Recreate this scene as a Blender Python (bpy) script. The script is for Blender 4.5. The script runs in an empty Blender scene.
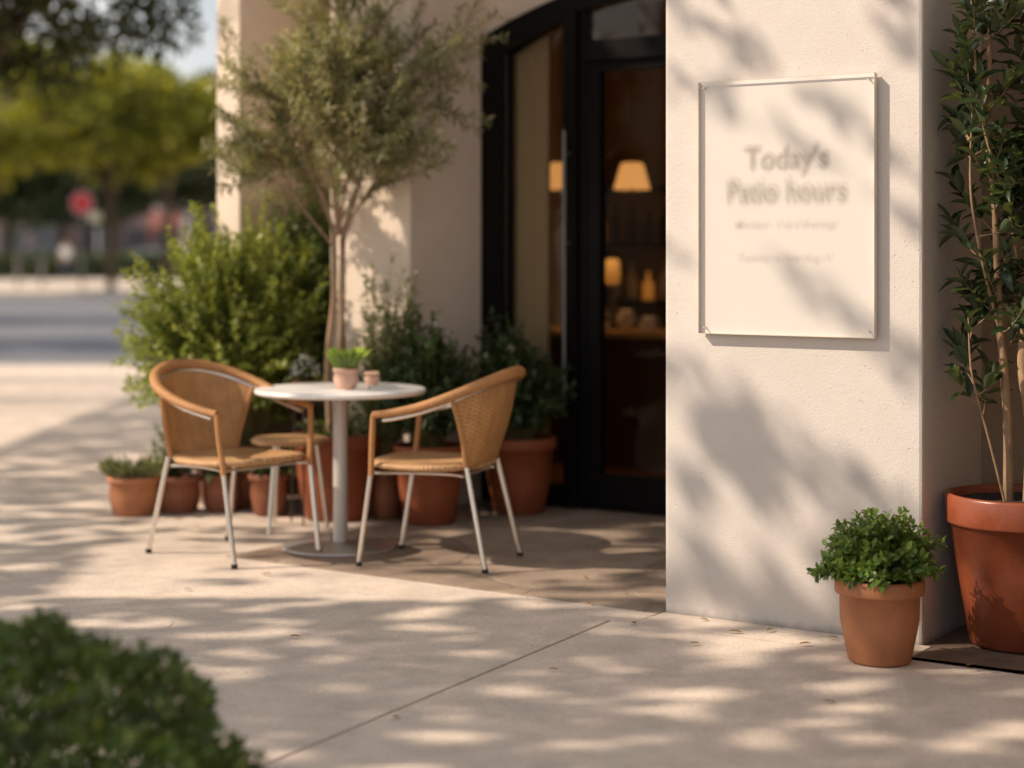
import bpy, bmesh, math, random
import numpy as np
from mathutils import Vector, Matrix, noise

random.seed(7)
RS = np.random.RandomState(11)
sc = bpy.context.scene
COL = sc.collection
R = math.radians

# ------------------------------------------------------------------ frame of the building
UX, UY = 0.829, -0.559          # along the facade
VX, VY = 0.559, 0.829           # into the building
def W(s, t, z=0.0):
    return Vector((UX*s + VX*t, UY*s + VY*t, z))
def ST(x, y):
    return UX*x + UY*y, VX*x + VY*y
ROT_U = math.atan2(UY, UX)
SUN_EL = R(40)
SUN = Vector((-math.cos(SUN_EL)*0.993, -math.cos(SUN_EL)*0.12, math.sin(SUN_EL))).normalized()

# ------------------------------------------------------------------ object helpers
def tag(o, label=None, cat=None, group=None, kind=None):
    if label: o["label"] = label
    if cat: o["category"] = cat
    if group: o["group"] = group
    if kind: o["kind"] = kind
    return o
def empty(name, loc=(0, 0, 0), rz=0.0, label=None, cat=None, group=None):
    o = bpy.data.objects.new(name, None); COL.objects.link(o)
    o.location = loc; o.rotation_euler = (0, 0, rz); o.empty_display_size = 0.1
    return tag(o, label, cat, group)
def link(name, me, mat=None, parent=None, smooth=False):
    o = bpy.data.objects.new(name, me); COL.objects.link(o)
    if mat is not None and not me.materials: me.materials.append(mat)
    if parent is not None: o.parent = parent
    if smooth:
        me.polygons.foreach_set("use_smooth", [True]*len(me.polygons))
    return o
def copy_tree(o, parent=None):
    c = o.copy(); COL.objects.link(c); c.parent = parent
    for ch in list(o.children): copy_tree(ch, c)
    return c
class MB:
    def __init__(s): s.v = []; s.f = []; s.sm = []
    def add(s, vs, fs, smooth=False):
        n = len(s.v); s.v += [tuple(v) for v in vs]
        s.f += [tuple(n+i for i in f) for f in fs]; s.sm += [smooth]*len(fs)
    def box(s, lo, hi, M=None):
        x0, y0, z0 = lo; x1, y1, z1 = hi
        vs = [Vector(p) for p in ((x0,y0,z0),(x1,y0,z0),(x1,y1,z0),(x0,y1,z0),(x0,y0,z1),(x1,y0,z1),(x1,y1,z1),(x0,y1,z1))]
        if M: vs = [M @ v for v in vs]
        s.add(vs, [(0,3,2,1),(4,5,6,7),(0,1,5,4),(1,2,6,5),(2,3,7,6),(3,0,4,7)])
    def wbox(s, s0, s1, t0, t1, z0, z1):      # box in facade coordinates
        vs = [W(a, b, c) for c in (z0, z1) for a, b in ((s0,t0),(s1,t0),(s1,t1),(s0,t1))]
        s.add(vs, [(0,3,2,1),(4,5,6,7),(0,1,5,4),(1,2,6,5),(2,3,7,6),(3,0,4,7)])
    def prism(s, pts, z0, z1):
        n = len(pts)
        vs = [(p[0], p[1], z0) for p in pts] + [(p[0], p[1], z1) for p in pts]
        s.add(vs, [tuple(range(n-1, -1, -1)), tuple(range(n, 2*n))] + [(i, (i+1) % n, n+(i+1) % n, n+i) for i in range(n)])
    def tube(s, pts, rad, n=8, cap=True):
        pts = [Vector(p) for p in pts]
        if not hasattr(rad, "__len__"): rad = [rad]*len(pts)
        rings = []; prev = None
        for i, p in enumerate(pts):
            d = (pts[min(i+1, len(pts)-1)] - pts[max(i-1, 0)])
            if d.length < 1e-9: d = Vector((0, 0, 1))
            d.normalize()
            if prev is None:
                a = d.orthogonal().normalized()
            else:
                a = (prev - d*prev.dot(d))
                a = a.normalized() if a.length > 1e-6 else d.orthogonal().normalized()
            prev = a; b = d.cross(a)
            rings.append([p + (a*math.cos(2*math.pi*k/n) + b*math.sin(2*math.pi*k/n))*rad[i] for k in range(n)])
        vs = [v for r in rings for v in r]; fs = []
        for i in range(len(pts)-1):
            for k in range(n):
                fs.append((i*n+k, i*n+(k+1) % n, (i+1)*n+(k+1) % n, (i+1)*n+k))
        s.add(vs, fs, True)
        if cap:
            m = len(pts)
            s.add(rings[0], [tuple(range(n-1, -1, -1))]); s.add(rings[-1], [tuple(range(n))])
    def lathe(s, prof, c=(0, 0, 0), n=48, smooth=True, wob=0):
        vs = []; fs = []
        for r, z in prof:
            for k in range(n):
                a = 2*math.pi*k/n
                vs.append((c[0]+r*math.cos(a), c[1]+r*math.sin(a), c[2]+z))
        for i in range(len(prof)-1):
            for k in range(n):
                fs.append((i*n+k, i*n+(k+1) % n, (i+1)*n+(k+1) % n, (i+1)*n+k))
        s.add(vs, fs, smooth)
    def mesh(s, name):
        me = bpy.data.meshes.new(name); me.from_pydata(s.v, [], s.f); me.update()
        me.polygons.foreach_set("use_smooth", s.sm)
        return me
    def build(s, name, mat, parent=None, bevel=0, label=None):
        o = link(name, s.mesh(name), mat, parent)
        if bevel:
            b = o.modifiers.new("bevel", "BEVEL"); b.width = bevel; b.segments = 2; b.limit_method = 'ANGLE'
        if label: o["label"] = label
        return o
def smooth_path(pts, n=8):
    pts = [Vector(p) for p in pts]; out = []
    P = [pts[0]] + pts + [pts[-1]]
    for i in range(1, len(P)-2):
        for k in range(n):
            t = k/n; a, b, c, d = P[i-1], P[i], P[i+1], P[i+2]
            out.append(0.5*((2*b) + (c-a)*t + (2*a-5*b+4*c-d)*t*t + (3*b-a-3*c+d)*t**3))
    out.append(pts[-1]); return out

# ------------------------------------------------------------------ materials
class NM:
    def __init__(s, name):
        s.m = bpy.data.materials.new(name); s.m.use_nodes = True
        s.nt = s.m.node_tree; s.N = s.nt.nodes; s.L = s.nt.links
        s.N.clear(); s.out = s.N.new("ShaderNodeOutputMaterial")
    def n(s, typ, **kw):
        x = s.N.new(typ)
        for k, v in kw.items():
            if k.startswith("i_"): x.inputs[k[2:].replace("_", " ")].default_value = v
            else: setattr(x, k, v)
        return x
    def l(s, a, b): s.L.new(a, b)
    def coords(s, kind="Object", scale=(1, 1, 1)):
        tc = s.n("ShaderNodeTexCoord"); mp = s.n("ShaderNodeMapping")
        mp.inputs["Scale"].default_value = scale; s.l(tc.outputs[kind], mp.inputs["Vector"]); return mp.outputs["Vector"]
    def noise(s, vec, scale, detail=4, rough=0.55, dist=0):
        x = s.n("ShaderNodeTexNoise"); x.inputs["Scale"].default_value = scale; x.inputs["Detail"].default_value = detail
        x.inputs["Roughness"].default_value = rough; x.inputs["Distortion"].default_value = dist
        s.l(vec, x.inputs["Vector"]); return x.outputs["Fac"]
    def ramp(s, fac, stops):
        r = s.n("ShaderNodeValToRGB"); e = r.color_ramp.elements
        while len(e) > 1: e.remove(e[-1])
        for i, (p, c) in enumerate(stops):
            q = e[0] if i == 0 else e.new(p)
            q.position = p; q.color = (c[0], c[1], c[2], 1) if hasattr(c, "__len__") else (c, c, c, 1)
        s.l(fac, r.inputs["Fac"]); return r.outputs["Color"]
    def mix(s, fac, a, b, mode="MIX"):
        x = s.n("ShaderNodeMixRGB", blend_type=mode)
        for inp, v in ((x.inputs[0], fac), (x.inputs[1], a), (x.inputs[2], b)):
            if isinstance(v, (int, float)): inp.default_value = v
            elif hasattr(v, "__len__"): inp.default_value = (v[0], v[1], v[2], 1)
            else: s.l(v, inp)
        return x.outputs[0]
    def math(s, op, a, b=0.0):
        x = s.n("ShaderNodeMath", operation=op)
        for inp, v in ((x.inputs[0], a), (x.inputs[1], b)):
            if isinstance(v, (int, float)): inp.default_value = v
            else: s.l(v, inp)
        return x.outputs[0]
    def bsdf(s, col=None, rough=0.6, metal=0, spec=0.5, bump=None, bstr=0.3, bdist=0.01, coat=0):
        b = s.n("ShaderNodeBsdfPrincipled")
        if col is not None:
            if hasattr(col, "__len__"): b.inputs["Base Color"].default_value = (col[0], col[1], col[2], 1)
            else: s.l(col, b.inputs["Base Color"])
        if isinstance(rough, (int, float)): b.inputs["Roughness"].default_value = rough
        else: s.l(rough, b.inputs["Roughness"])
        b.inputs["Metallic"].default_value = metal; b.inputs["Specular IOR Level"].default_value = spec
        b.inputs["Coat Weight"].default_value = coat
        if bump is not None:
            bp = s.n("ShaderNodeBump"); bp.inputs["Strength"].default_value = bstr; bp.inputs["Distance"].default_value = bdist
            s.l(bump, bp.inputs["Height"]); s.l(bp.outputs[0], b.inputs["Normal"])
        return b
    def done(s, sh):
        s.l(sh.outputs[0] if hasattr(sh, "outputs") else sh, s.out.inputs["Surface"]); return s.m

def mat_plain(name, col, rough=0.6, metal=0, spec=0.5, var=0.12, scale=9, bump=0.1, coat=0):
    m = NM(name); v = m.coords()
    f = m.noise(v, scale, 5)
    c = m.mix(f, [x*(1-var) for x in col], [min(1, x*(1+var)) for x in col])
    return m.done(m.bsdf(c, rough, metal, spec, m.noise(v, scale*12, 3), bump, 0.004, coat))

def mat_stucco(name, col, dark=0.8):
    m = NM(name); v = m.coords("Object")
    big = m.noise(v, 1.3, 5, 0.6, 0.4); mid = m.noise(v, 9, 5, 0.65); fine = m.noise(v, 210, 3, 0.7)
    c = m.mix(m.ramp(big, [(0.3, 0), (0.75, 1)]), [x*0.90 for x in col], col)
    c = m.mix(m.ramp(mid, [(0.35, 0.0), (0.8, 0.45)]), c, [col[0]*0.86, col[1]*0.82, col[2]*0.77])
    # little pits and grains of render
    vo = m.n("ShaderNodeTexVoronoi"); vo.inputs["Scale"].default_value = 42; m.l(v, vo.inputs["Vector"])
    pits = m.ramp(vo.outputs["Distance"], [(0.0, 1), (0.10, 1), (0.15, 0)])
    sel = m.ramp(m.noise(v, 17, 2), [(0.56, 0), (0.62, 1)])
    pit = m.math("MULTIPLY", pits, sel)
    c = m.mix(m.math("MULTIPLY", pit, 0.35), c, [x*0.45 for x in col])
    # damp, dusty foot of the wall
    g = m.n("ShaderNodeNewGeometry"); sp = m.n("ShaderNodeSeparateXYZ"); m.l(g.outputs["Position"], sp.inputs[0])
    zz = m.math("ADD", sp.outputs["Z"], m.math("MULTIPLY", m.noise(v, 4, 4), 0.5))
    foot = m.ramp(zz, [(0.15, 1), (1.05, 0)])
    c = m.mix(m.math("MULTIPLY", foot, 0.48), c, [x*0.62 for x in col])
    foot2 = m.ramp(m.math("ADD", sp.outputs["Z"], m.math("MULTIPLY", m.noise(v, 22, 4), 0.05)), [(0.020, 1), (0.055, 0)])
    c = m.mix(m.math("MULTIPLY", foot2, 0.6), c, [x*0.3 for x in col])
    tiny = m.ramp(fine, [(0.3, 0), (0.7, 1)])
    c = m.mix(m.math("MULTIPLY", tiny, 0.10), c, [x*0.7 for x in col])
    h = m.math("ADD", m.math("MULTIPLY", m.noise(v, 120, 4, 0.7), 0.7), m.math("MULTIPLY", fine, 0.35))
    h = m.math("ADD", h, m.math("MULTIPLY", m.noise(v, 5, 3), 0.9))
    h = m.math("SUBTRACT", h, m.math("MULTIPLY", pit, 0.9))
    return m.done(m.bsdf(c, 0.92, 0, 0.2, h, 0.6, 0.0045))

def mat_concrete(name, col, warm, rough=0.85, crack=True, stone=False):
    m = NM(name); v = m.coords("Object")
    big = m.noise(v, 0.55, 6, 0.6, 0.6); mid = m.noise(v, 4.5, 6, 0.65); fine = m.noise(v, 75, 4, 0.8)
    c = m.mix(m.ramp(big, [(0.3, 0), (0.7, 1)]), col, warm)
    c = m.mix(m.ramp(mid, [(0.4, 0), (0.70, 0.75)]), c, [x*0.70 for x in col])
    c = m.mix(m.math("MULTIPLY", m.ramp(fine, [(0.42, 0), (0.68, 1)]), 0.42), c, [x*0.5 for x in col])
    st = m.ramp(m.noise(v, 11, 3, 0.5), [(0.68, 0), (0.74, 1)])
    c = m.mix(m.math("MULTIPLY", st, 0.16), c, [x*0.5 for x in warm])
    h = m.math("ADD", m.math("MULTIPLY", m.noise(v, 38, 4, 0.7), 0.9), m.math("MULTIPLY", fine, 0.5))
    if stone:
        vo = m.n("ShaderNodeTexVoronoi"); vo.feature = 'DISTANCE_TO_EDGE'; vo.inputs["Scale"].default_value = 1.9
        dv = m.n("ShaderNodeVectorMath", operation='ADD'); nn = m.n("ShaderNodeTexNoise"); nn.inputs["Scale"].default_value = 3
        m.l(v, nn.inputs["Vector"]); sc_ = m.n("ShaderNodeVectorMath", operation='SCALE'); sc_.inputs["Scale"].default_value = 0.25
        m.l(nn.outputs["Color"], sc_.inputs[0]); m.l(v, dv.inputs[0]); m.l(sc_.outputs[0], dv.inputs[1]); m.l(dv.outputs[0], vo.inputs["Vector"])
        j = m.ramp(vo.outputs["Distance"], [(0.0, 1), (0.012, 1), (0.03, 0)])
        c = m.mix(m.math("MULTIPLY", j, 0.13), c, [x*0.35 for x in col]); h = m.math("SUBTRACT", h, m.math("MULTIPLY", j, 0.6))
        vc = m.n("ShaderNodeTexVoronoi"); vc.inputs["Scale"].default_value = 1.9; m.l(dv.outputs[0], vc.inputs["Vector"])
        bw = m.n("ShaderNodeRGBToBW"); m.l(vc.outputs["Color"], bw.inputs[0]); c = m.mix(0.35, c, bw.outputs[0], "SOFT_LIGHT")
    if crack:
        wn = m.n("ShaderNodeTexVoronoi"); wn.feature = 'DISTANCE_TO_EDGE'; wn.inputs["Scale"].default_value = 0.9
        nn = m.n("ShaderNodeTexNoise"); nn.inputs["Scale"].default_value = 6; nn.inputs["Detail"].default_value = 6; m.l(v, nn.inputs["Vector"])
        sc_ = m.n("ShaderNodeVectorMath", operation='SCALE'); sc_.inputs["Scale"].default_value = 0.35; m.l(nn.outputs["Color"], sc_.inputs[0])
        dv = m.n("ShaderNodeVectorMath", operation='ADD'); m.l(v, dv.inputs[0]); m.l(sc_.outputs[0], dv.inputs[1]); m.l(dv.outputs[0], wn.inputs["Vector"])
        k = m.math("MULTIPLY", m.ramp(wn.outputs["Distance"], [(0.0, 1), (0.0022, 0.8), (0.005, 0)]), m.ramp(m.noise(v, 1.7, 3), [(0.55, 0), (0.62, 1)]))
        c = m.mix(m.math("MULTIPLY", k, 0.6), c, [x*0.3 for x in col]); h = m.math("SUBTRACT", h, k)
    return m.done(m.bsdf(c, rough, 0, 0.3, h, 0.7, 0.006))

def mat_leaf(name, a, b, c3=None, trans=0.35, rough=0.42, tcol=None, spec=0.45):
    m = NM(name); g = m.n("ShaderNodeNewGeometry")
    rnd = g.outputs["Random Per Island"]
    stops = [(0.0, a), (0.55, [(x+y)/2 for x, y in zip(a, b)]), (1.0, b)] if c3 is None else [(0.0, a), (0.6, b), (0.93, b), (1.0, c3)]
    col = m.ramp(rnd, stops)
    v = m.coords(); col = m.mix(m.noise(v, 3, 3), col, [x*0.62 for x in a], "MIX") if False else col
    cl = m.ramp(m.noise(v, 5.5, 2), [(0.3, 0.62), (0.7, 1.15)])
    col = m.mix(1.0, col, cl, "MULTIPLY")
    col = m.mix(g.outputs["Backfacing"], col, m.mix(0.35, col, [0.20, 0.24, 0.13]))
    b1 = m.bsdf(col, rough, 0, spec)
    tr = m.n("ShaderNodeBsdfTranslucent")
    m.l(m.mix(1.0, col, tcol or [1.7, 1.6, 0.7], "MULTIPLY"), tr.inputs["Color"])
    mx = m.n("ShaderNodeMixShader"); mx.inputs[0].default_value = trans
    m.l(b1.outputs[0], mx.inputs[1]); m.l(tr.outputs[0], mx.inputs[2])
    return m.done(mx)

def mat_bark(name, a, b):
    m = NM(name); v = m.coords("Object", (1, 1, 0.25)); f = m.noise(v, 38, 6, 0.7, 0.5)
    w = m.coords(); r = m.ramp(m.noise(w, 14, 4), [(0.35, 0), (0.7, 1)])
    c = m.mix(m.ramp(f, [(0.3, 0), (0.7, 1)]), a, b); c = m.mix(m.math("MULTIPLY", r, 0.4), c, [x*0.5 for x in a])
    return m.done(m.bsdf(c, 0.85, 0, 0.2, f, 0.8, 0.006))

def mat_terracotta(name, col, spec=0.4, rough=0.6, bands=True):
    m = NM(name); v = m.coords()
    f = m.noise(v, 6, 6, 0.65, 0.6); g = m.noise(v, 26, 5, 0.7)
    c = m.mix(m.ramp(f, [(0.3, 0), (0.72, 1)]), [x*0.74 for x in col], [min(1, x*1.12) for x in col])
    c = m.mix(m.ramp(g, [(0.58, 0), (0.85, 0.16)]), c, [0.62, 0.42, 0.30])     # lime bloom
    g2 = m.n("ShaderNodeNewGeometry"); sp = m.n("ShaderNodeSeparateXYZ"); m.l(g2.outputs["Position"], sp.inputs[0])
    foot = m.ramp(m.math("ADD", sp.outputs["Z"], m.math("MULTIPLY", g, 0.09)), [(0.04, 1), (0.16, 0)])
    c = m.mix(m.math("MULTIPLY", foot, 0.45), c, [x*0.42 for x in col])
    w = m.n("ShaderNodeTexWave"); w.bands_direction = 'Z'; w.inputs["Scale"].default_value = 26; w.inputs["Distortion"].default_value = 3.0
    m.l(v, w.inputs["Vector"])
    h = m.math("ADD", m.math("MULTIPLY", w.outputs["Fac"], 0.04 if bands else 0), m.math("MULTIPLY", m.noise(v, 90, 3), 0.4))
    rr = m.ramp(f, [(0.3, rough-0.12), (0.7, rough+0.14)])
    return m.done(m.bsdf(c, rr, 0, spec, h, 0.35, 0.004))

def mat_rattan(name, axes, col):
    m = NM(name); v = m.coords("Object")
    sp = m.n("ShaderNodeSeparateXYZ"); m.l(v, sp.inputs[0])
    fa = 330.0
    def s(o, f): return m.math("SINE", m.math("MULTIPLY", o, f))
    A = s(sp.outputs[axes[0]], fa*0.55); B = s(sp.outputs[axes[1]], fa)
    wv = m.math("MULTIPLY", A, B)
    h = m.math("ADD", m.math("MULTIPLY", wv, 0.5), 0.5)
    n = m.noise(v, 14, 5, 0.6); n2 = m.noise(v, 160, 2)
    stripes = m.math("ADD", m.math("MULTIPLY", s(sp.outputs[axes[0]], 95.0), 0.5), 0.5)
    c = m.mix(m.ramp(n, [(0.3, 0), (0.7, 1)]), [x*0.72 for x in col], [min(1, x*1.15) for x in col])
    c = m.mix(m.math("MULTIPLY", m.ramp(h, [(0.12, 1), (0.5, 0)]), 0.62), c, [x*0.25 for x in col])
    c = m.mix(m.math("MULTIPLY", m.ramp(stripes, [(0.0, 1), (0.22, 0)]), 0.28), c, [x*0.45 for x in col])
    c = m.mix(m.math("MULTIPLY", n2, 0.25), c, [min(1, x*1.5) for x in col])
    return m.done(m.bsdf(c, 0.5, 0, 0.4, h, 0.9, 0.0025))

def mat_glass(name, tint=(0.9, 0.9, 0.88), refl=1.0, rough=0.0):
    m = NM(name)
    fr = m.n("ShaderNodeFresnel"); fr.inputs["IOR"].default_value = 1.5
    tr = m.n("ShaderNodeBsdfTransparent"); tr.inputs["Color"].default_value = (*tint, 1)
    gl = m.n("ShaderNodeBsdfGlossy"); gl.inputs["Roughness"].default_value = rough
    mx = m.n("ShaderNodeMixShader"); m.l(m.math("MULTIPLY", fr.outputs[0], refl), mx.inputs[0])
    m.l(tr.outputs[0], mx.inputs[1]); m.l(gl.outputs[0], mx.inputs[2])
    return m.done(mx)

def mat_emit(name, col, strength, body=(0.8, 0.7, 0.5)):
    m = NM(name); b = m.bsdf(body, 0.8)
    b.inputs["Emission Color"].default_value = (*col, 1); b.inputs["Emission Strength"].default_value = strength
    return m.done(b)

M = dict(
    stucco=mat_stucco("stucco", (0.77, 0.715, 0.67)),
    stucco2=mat_stucco("stucco_far", (0.90, 0.77, 0.65)),
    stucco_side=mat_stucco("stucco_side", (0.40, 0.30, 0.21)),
    conc=mat_concrete("concrete", (0.72, 0.615, 0.53), (0.84, 0.70, 0.585)),
    patio=mat_concrete("shaded_patio_stone", (0.31, 0.235, 0.18), (0.43, 0.335, 0.26), 0.85, False, True),  # brown stone, with the shade over the terrace deepened into its colour
    asphalt=mat_concrete("asphalt", (0.17, 0.175, 0.195), (0.21, 0.21, 0.225), 0.9, False),
    farpave=mat_concrete("far_concrete", (0.62, 0.52, 0.43), (0.72, 0.62, 0.52), 0.9, False),
    earth=mat_plain("earth", (0.15, 0.095, 0.065), 0.95, var=0.7, scale=9, bump=1.0),
    dirt=mat_plain("dirt_ground", (0.20, 0.17, 0.12), 0.95, var=0.3, scale=2, bump=0.5),
    soil=mat_plain("potting_soil", (0.035, 0.025, 0.018), 0.95, var=0.6, scale=40, bump=1.0),
    black=mat_plain("black_frame", (0.006, 0.005, 0.005), 0.5, spec=0.12, var=0.2, scale=5, bump=0.05),
    alu=mat_plain("brushed_aluminium", (0.78, 0.74, 0.69), 0.30, metal=1.0, var=0.08, scale=20, bump=0.05),
    steel=mat_plain("satin_steel", (0.60, 0.58, 0.57), 0.38, metal=0.85, var=0.12, scale=12, bump=0.05),
    polegrey=mat_plain("painted_pole", (0.60, 0.56, 0.53), 0.42, metal=0.35, var=0.06, scale=12, bump=0.03),
    rubber=mat_plain("rubber", (0.02, 0.02, 0.02), 0.8),
    rattan_back=mat_rattan("rattan_back", (1, 2), (0.53, 0.275, 0.105)),
    rattan_seat=mat_rattan("rattan_seat", (1, 0), (0.58, 0.34, 0.165)),
    rattan_rail=mat_plain("rattan_wrap", (0.47, 0.225, 0.08), 0.45, var=0.3, scale=60, bump=0.5),
    terra=mat_terracotta("terracotta", (0.28, 0.075, 0.028)),
    terra_small=mat_terracotta("terracotta_orange", (0.50, 0.205, 0.095), rough=0.62),
    terra_big=mat_terracotta("terracotta_glazed", (0.27, 0.066, 0.026), spec=0.55, rough=0.36),
    terra_dark=mat_terracotta("terracotta_dark", (0.27, 0.10, 0.05)),
    terra_pink=mat_terracotta("terracotta_pink", (0.66, 0.42, 0.32), bands=False),
    bark_olive=mat_bark("bark_olive", (0.30, 0.19, 0.12), (0.46, 0.33, 0.22)),
    bark_tan=mat_bark("bark_tan", (0.25, 0.155, 0.09), (0.50, 0.34, 0.21)),
    bark_dark=mat_bark("bark_dark", (0.08, 0.055, 0.035), (0.16, 0.11, 0.07)),
    twig=mat_bark("twig_green", (0.14, 0.13, 0.05), (0.24, 0.20, 0.09)),
    lf_olive=mat_leaf("leaf_olive", (0.16, 0.16, 0.075), (0.44, 0.43, 0.24), (0.68, 0.65, 0.45), 0.3, 0.5),
    lf_lime=mat_leaf("leaf_lime", (0.09, 0.145, 0.022), (0.40, 0.46, 0.10), (0.74, 0.74, 0.32), 0.4, 0.42),
    lf_mid=mat_leaf("leaf_mid", (0.03, 0.065, 0.016), (0.11, 0.17, 0.045), (0.20, 0.24, 0.08), 0.35, 0.4),
    lf_dark=mat_leaf("leaf_dark", (0.016, 0.038, 0.014), (0.055, 0.10, 0.032), (0.10, 0.15, 0.05), 0.25, 0.38),
    lf_ficus=mat_leaf("leaf_ficus", (0.016, 0.034, 0.014), (0.045, 0.082, 0.028), (0.15, 0.20, 0.055), 0.22, 0.36),
    lf_box=mat_leaf("leaf_box", (0.045, 0.11, 0.015), (0.18, 0.29, 0.05), (0.34, 0.42, 0.10), 0.3, 0.34),
    lf_hedge=mat_leaf("leaf_hedge", (0.022, 0.052, 0.010), (0.10, 0.165, 0.026), (0.38, 0.42, 0.10), 0.28, 0.36),
    lf_pale=mat_leaf("leaf_pale", (0.20, 0.22, 0.10), (0.40, 0.42, 0.24), (0.60, 0.58, 0.42), 0.3, 0.55),
    lf_grass=mat_leaf("leaf_grass", (0.26, 0.42, 0.05), (0.60, 0.78, 0.20), None, 0.5, 0.4),
    lf_street=mat_leaf("leaf_street", (0.035, 0.05, 0.008), (0.075, 0.095, 0.012), (0.20, 0.21, 0.02), 0.35, 0.45),
    lf_backlit=mat_leaf("leaf_backlit", (0.016, 0.022, 0.004), (0.045, 0.052, 0.008), (0.10, 0.10, 0.012), 0.18, 0.6, spec=.2),  # darkness of a backlit crown put into the leaf colour
    lf_yellow=mat_leaf("leaf_yellow", (0.10, 0.12, 0.014), (0.42, 0.41, 0.05), (0.75, 0.68, 0.16), 0.45, 0.5),
    lf_far=mat_leaf("leaf_far", (0.025, 0.045, 0.022), (0.075, 0.11, 0.045), None, 0.2, 0.5),
    lf_dry=mat_leaf("leaf_dry", (0.22, 0.10, 0.035), (0.45, 0.27, 0.10), None, 0.2, 0.6),
    glass=mat_glass("window_glass", (0.88, 0.85, 0.80), 0.5),
    glass_door=mat_glass("door_glass", (0.92, 0.88, 0.82), 0.10),
    acrylic=mat_glass("clear_acrylic", (0.995, 0.99, 0.985), 0.12, 0.25),
    white_petal=mat_plain("white_petal", (0.5, 0.48, 0.44), 0.6),
    paper=mat_plain("paper", (0.82, 0.78, 0.72), 0.7, var=0.03),
    sign=mat_plain("sign_cream", (0.84, 0.80, 0.755), 0.55, var=0.035, scale=2.2, bump=0.02),
    sign_edge=mat_plain("acrylic_edge", (0.74, 0.66, 0.56), 0.35, var=0.15),
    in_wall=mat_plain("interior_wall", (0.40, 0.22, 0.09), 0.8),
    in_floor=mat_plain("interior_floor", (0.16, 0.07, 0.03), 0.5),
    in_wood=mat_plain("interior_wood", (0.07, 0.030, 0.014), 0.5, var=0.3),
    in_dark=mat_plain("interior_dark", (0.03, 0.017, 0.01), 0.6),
    shade=mat_emit("lamp_shade", (1.0, 0.47, 0.14), .72),
    amber=mat_emit("amber_glow", (1.0, 0.36, 0.045), 0.26),
    curtain=mat_plain("curtain", (0.85, 0.72, 0.52), 0.9, var=0.06),
    brick=mat_plain("far_brick", (0.22, 0.085, 0.07), 0.9, var=0.25, scale=1),
    greyb=mat_plain("far_render", (0.24, 0.20, 0.21), 0.9, var=0.25, scale=0.5),
    whiteb=mat_plain("far_white", (0.72, 0.74, 0.76), 0.7),
    pinkb=mat_plain("far_pink", (0.75, 0.36, 0.30), 0.7),
    far_glass=mat_plain("far_glass", (0.05, 0.06, 0.08), 0.15, spec=0.8),
    carblue=mat_plain("car_paint_pale", (0.55, 0.66, 0.74), 0.25, metal=0.3, coat=1, var=0.02),
    cardark=mat_plain("car_paint_dark", (0.04, 0.045, 0.06), 0.25, metal=0.3, coat=1, var=0.02),
    redsign=mat_plain("red_sign", (0.62, 0.045, 0.045), 0.45, var=0.06),
    cream_sign=mat_plain("cream_sign", (0.72, 0.60, 0.42), 0.6),
    post=mat_plain("sign_post", (0.20, 0.20, 0.20), 0.5, metal=0.5),
    skin=mat_plain("skin", (0.50, 0.30, 0.21), 0.6), shirt=mat_plain("white_shirt", (0.78, 0.78, 0.78), 0.85),
    jeans=mat_plain("dark_trousers", (0.04, 0.05, 0.10), 0.85), hair=mat_plain("dark_hair", (0.03, 0.02, 0.015), 0.6),
    cup=mat_plain("ceramic", (0.72, 0.64, 0.52), 0.35),
)
# marble-like table top
m_ = NM("table_top_white"); v_ = m_.coords(); f_ = m_.noise(v_, 5, 8, 0.65, 1.8)
M["tabletop"] = m_.done(m_.bsdf(m_.mix(m_.ramp(f_, [(0.46, 0), (0.5, 1), (0.54, 0)]), [0.86, 0.84, 0.82], [0.76, 0.73, 0.71]), 0.32, 0, 0.5))

# ------------------------------------------------------------------ foliage
T_SIMPLE = (np.array([(0,0,0),(.45,-.5,.07),(1,0,-.06),(.45,.5,.07)], float), [(0,1,2),(0,2,3)])
T_OVAL = (np.array([(0,0,0),(.28,-.42,.05),(.68,-.40,.03),(1,0,-.10),(.68,.40,.03),(.28,.42,.05),(.48,0,-.02)], float),
          [(0,1,6),(1,2,6),(2,3,6),(3,4,6),(4,5,6),(5,0,6)])
def _lance():
    v = [(0,0,0)]; ws = [(.14,.24),(.35,.46),(.6,.46),(.82,.26)]
    for x, w in ws:
        z = -.22*x*x
        v += [(x,-w,z+.10*w*2), (x,0,z-.02), (x,w,z+.10*w*2)]
    v.append((1,0,-.25))
    f = [(0,1,2),(0,2,3)]
    for i in range(3):
        a = 1+3*i; f += [(a,a+3,a+4,a+1),(a+1,a+4,a+5,a+2)]
    f += [(10,13,11),(11,13,12)]
    return (np.array(v, float), f)
T_LANCE = _lance()
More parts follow.
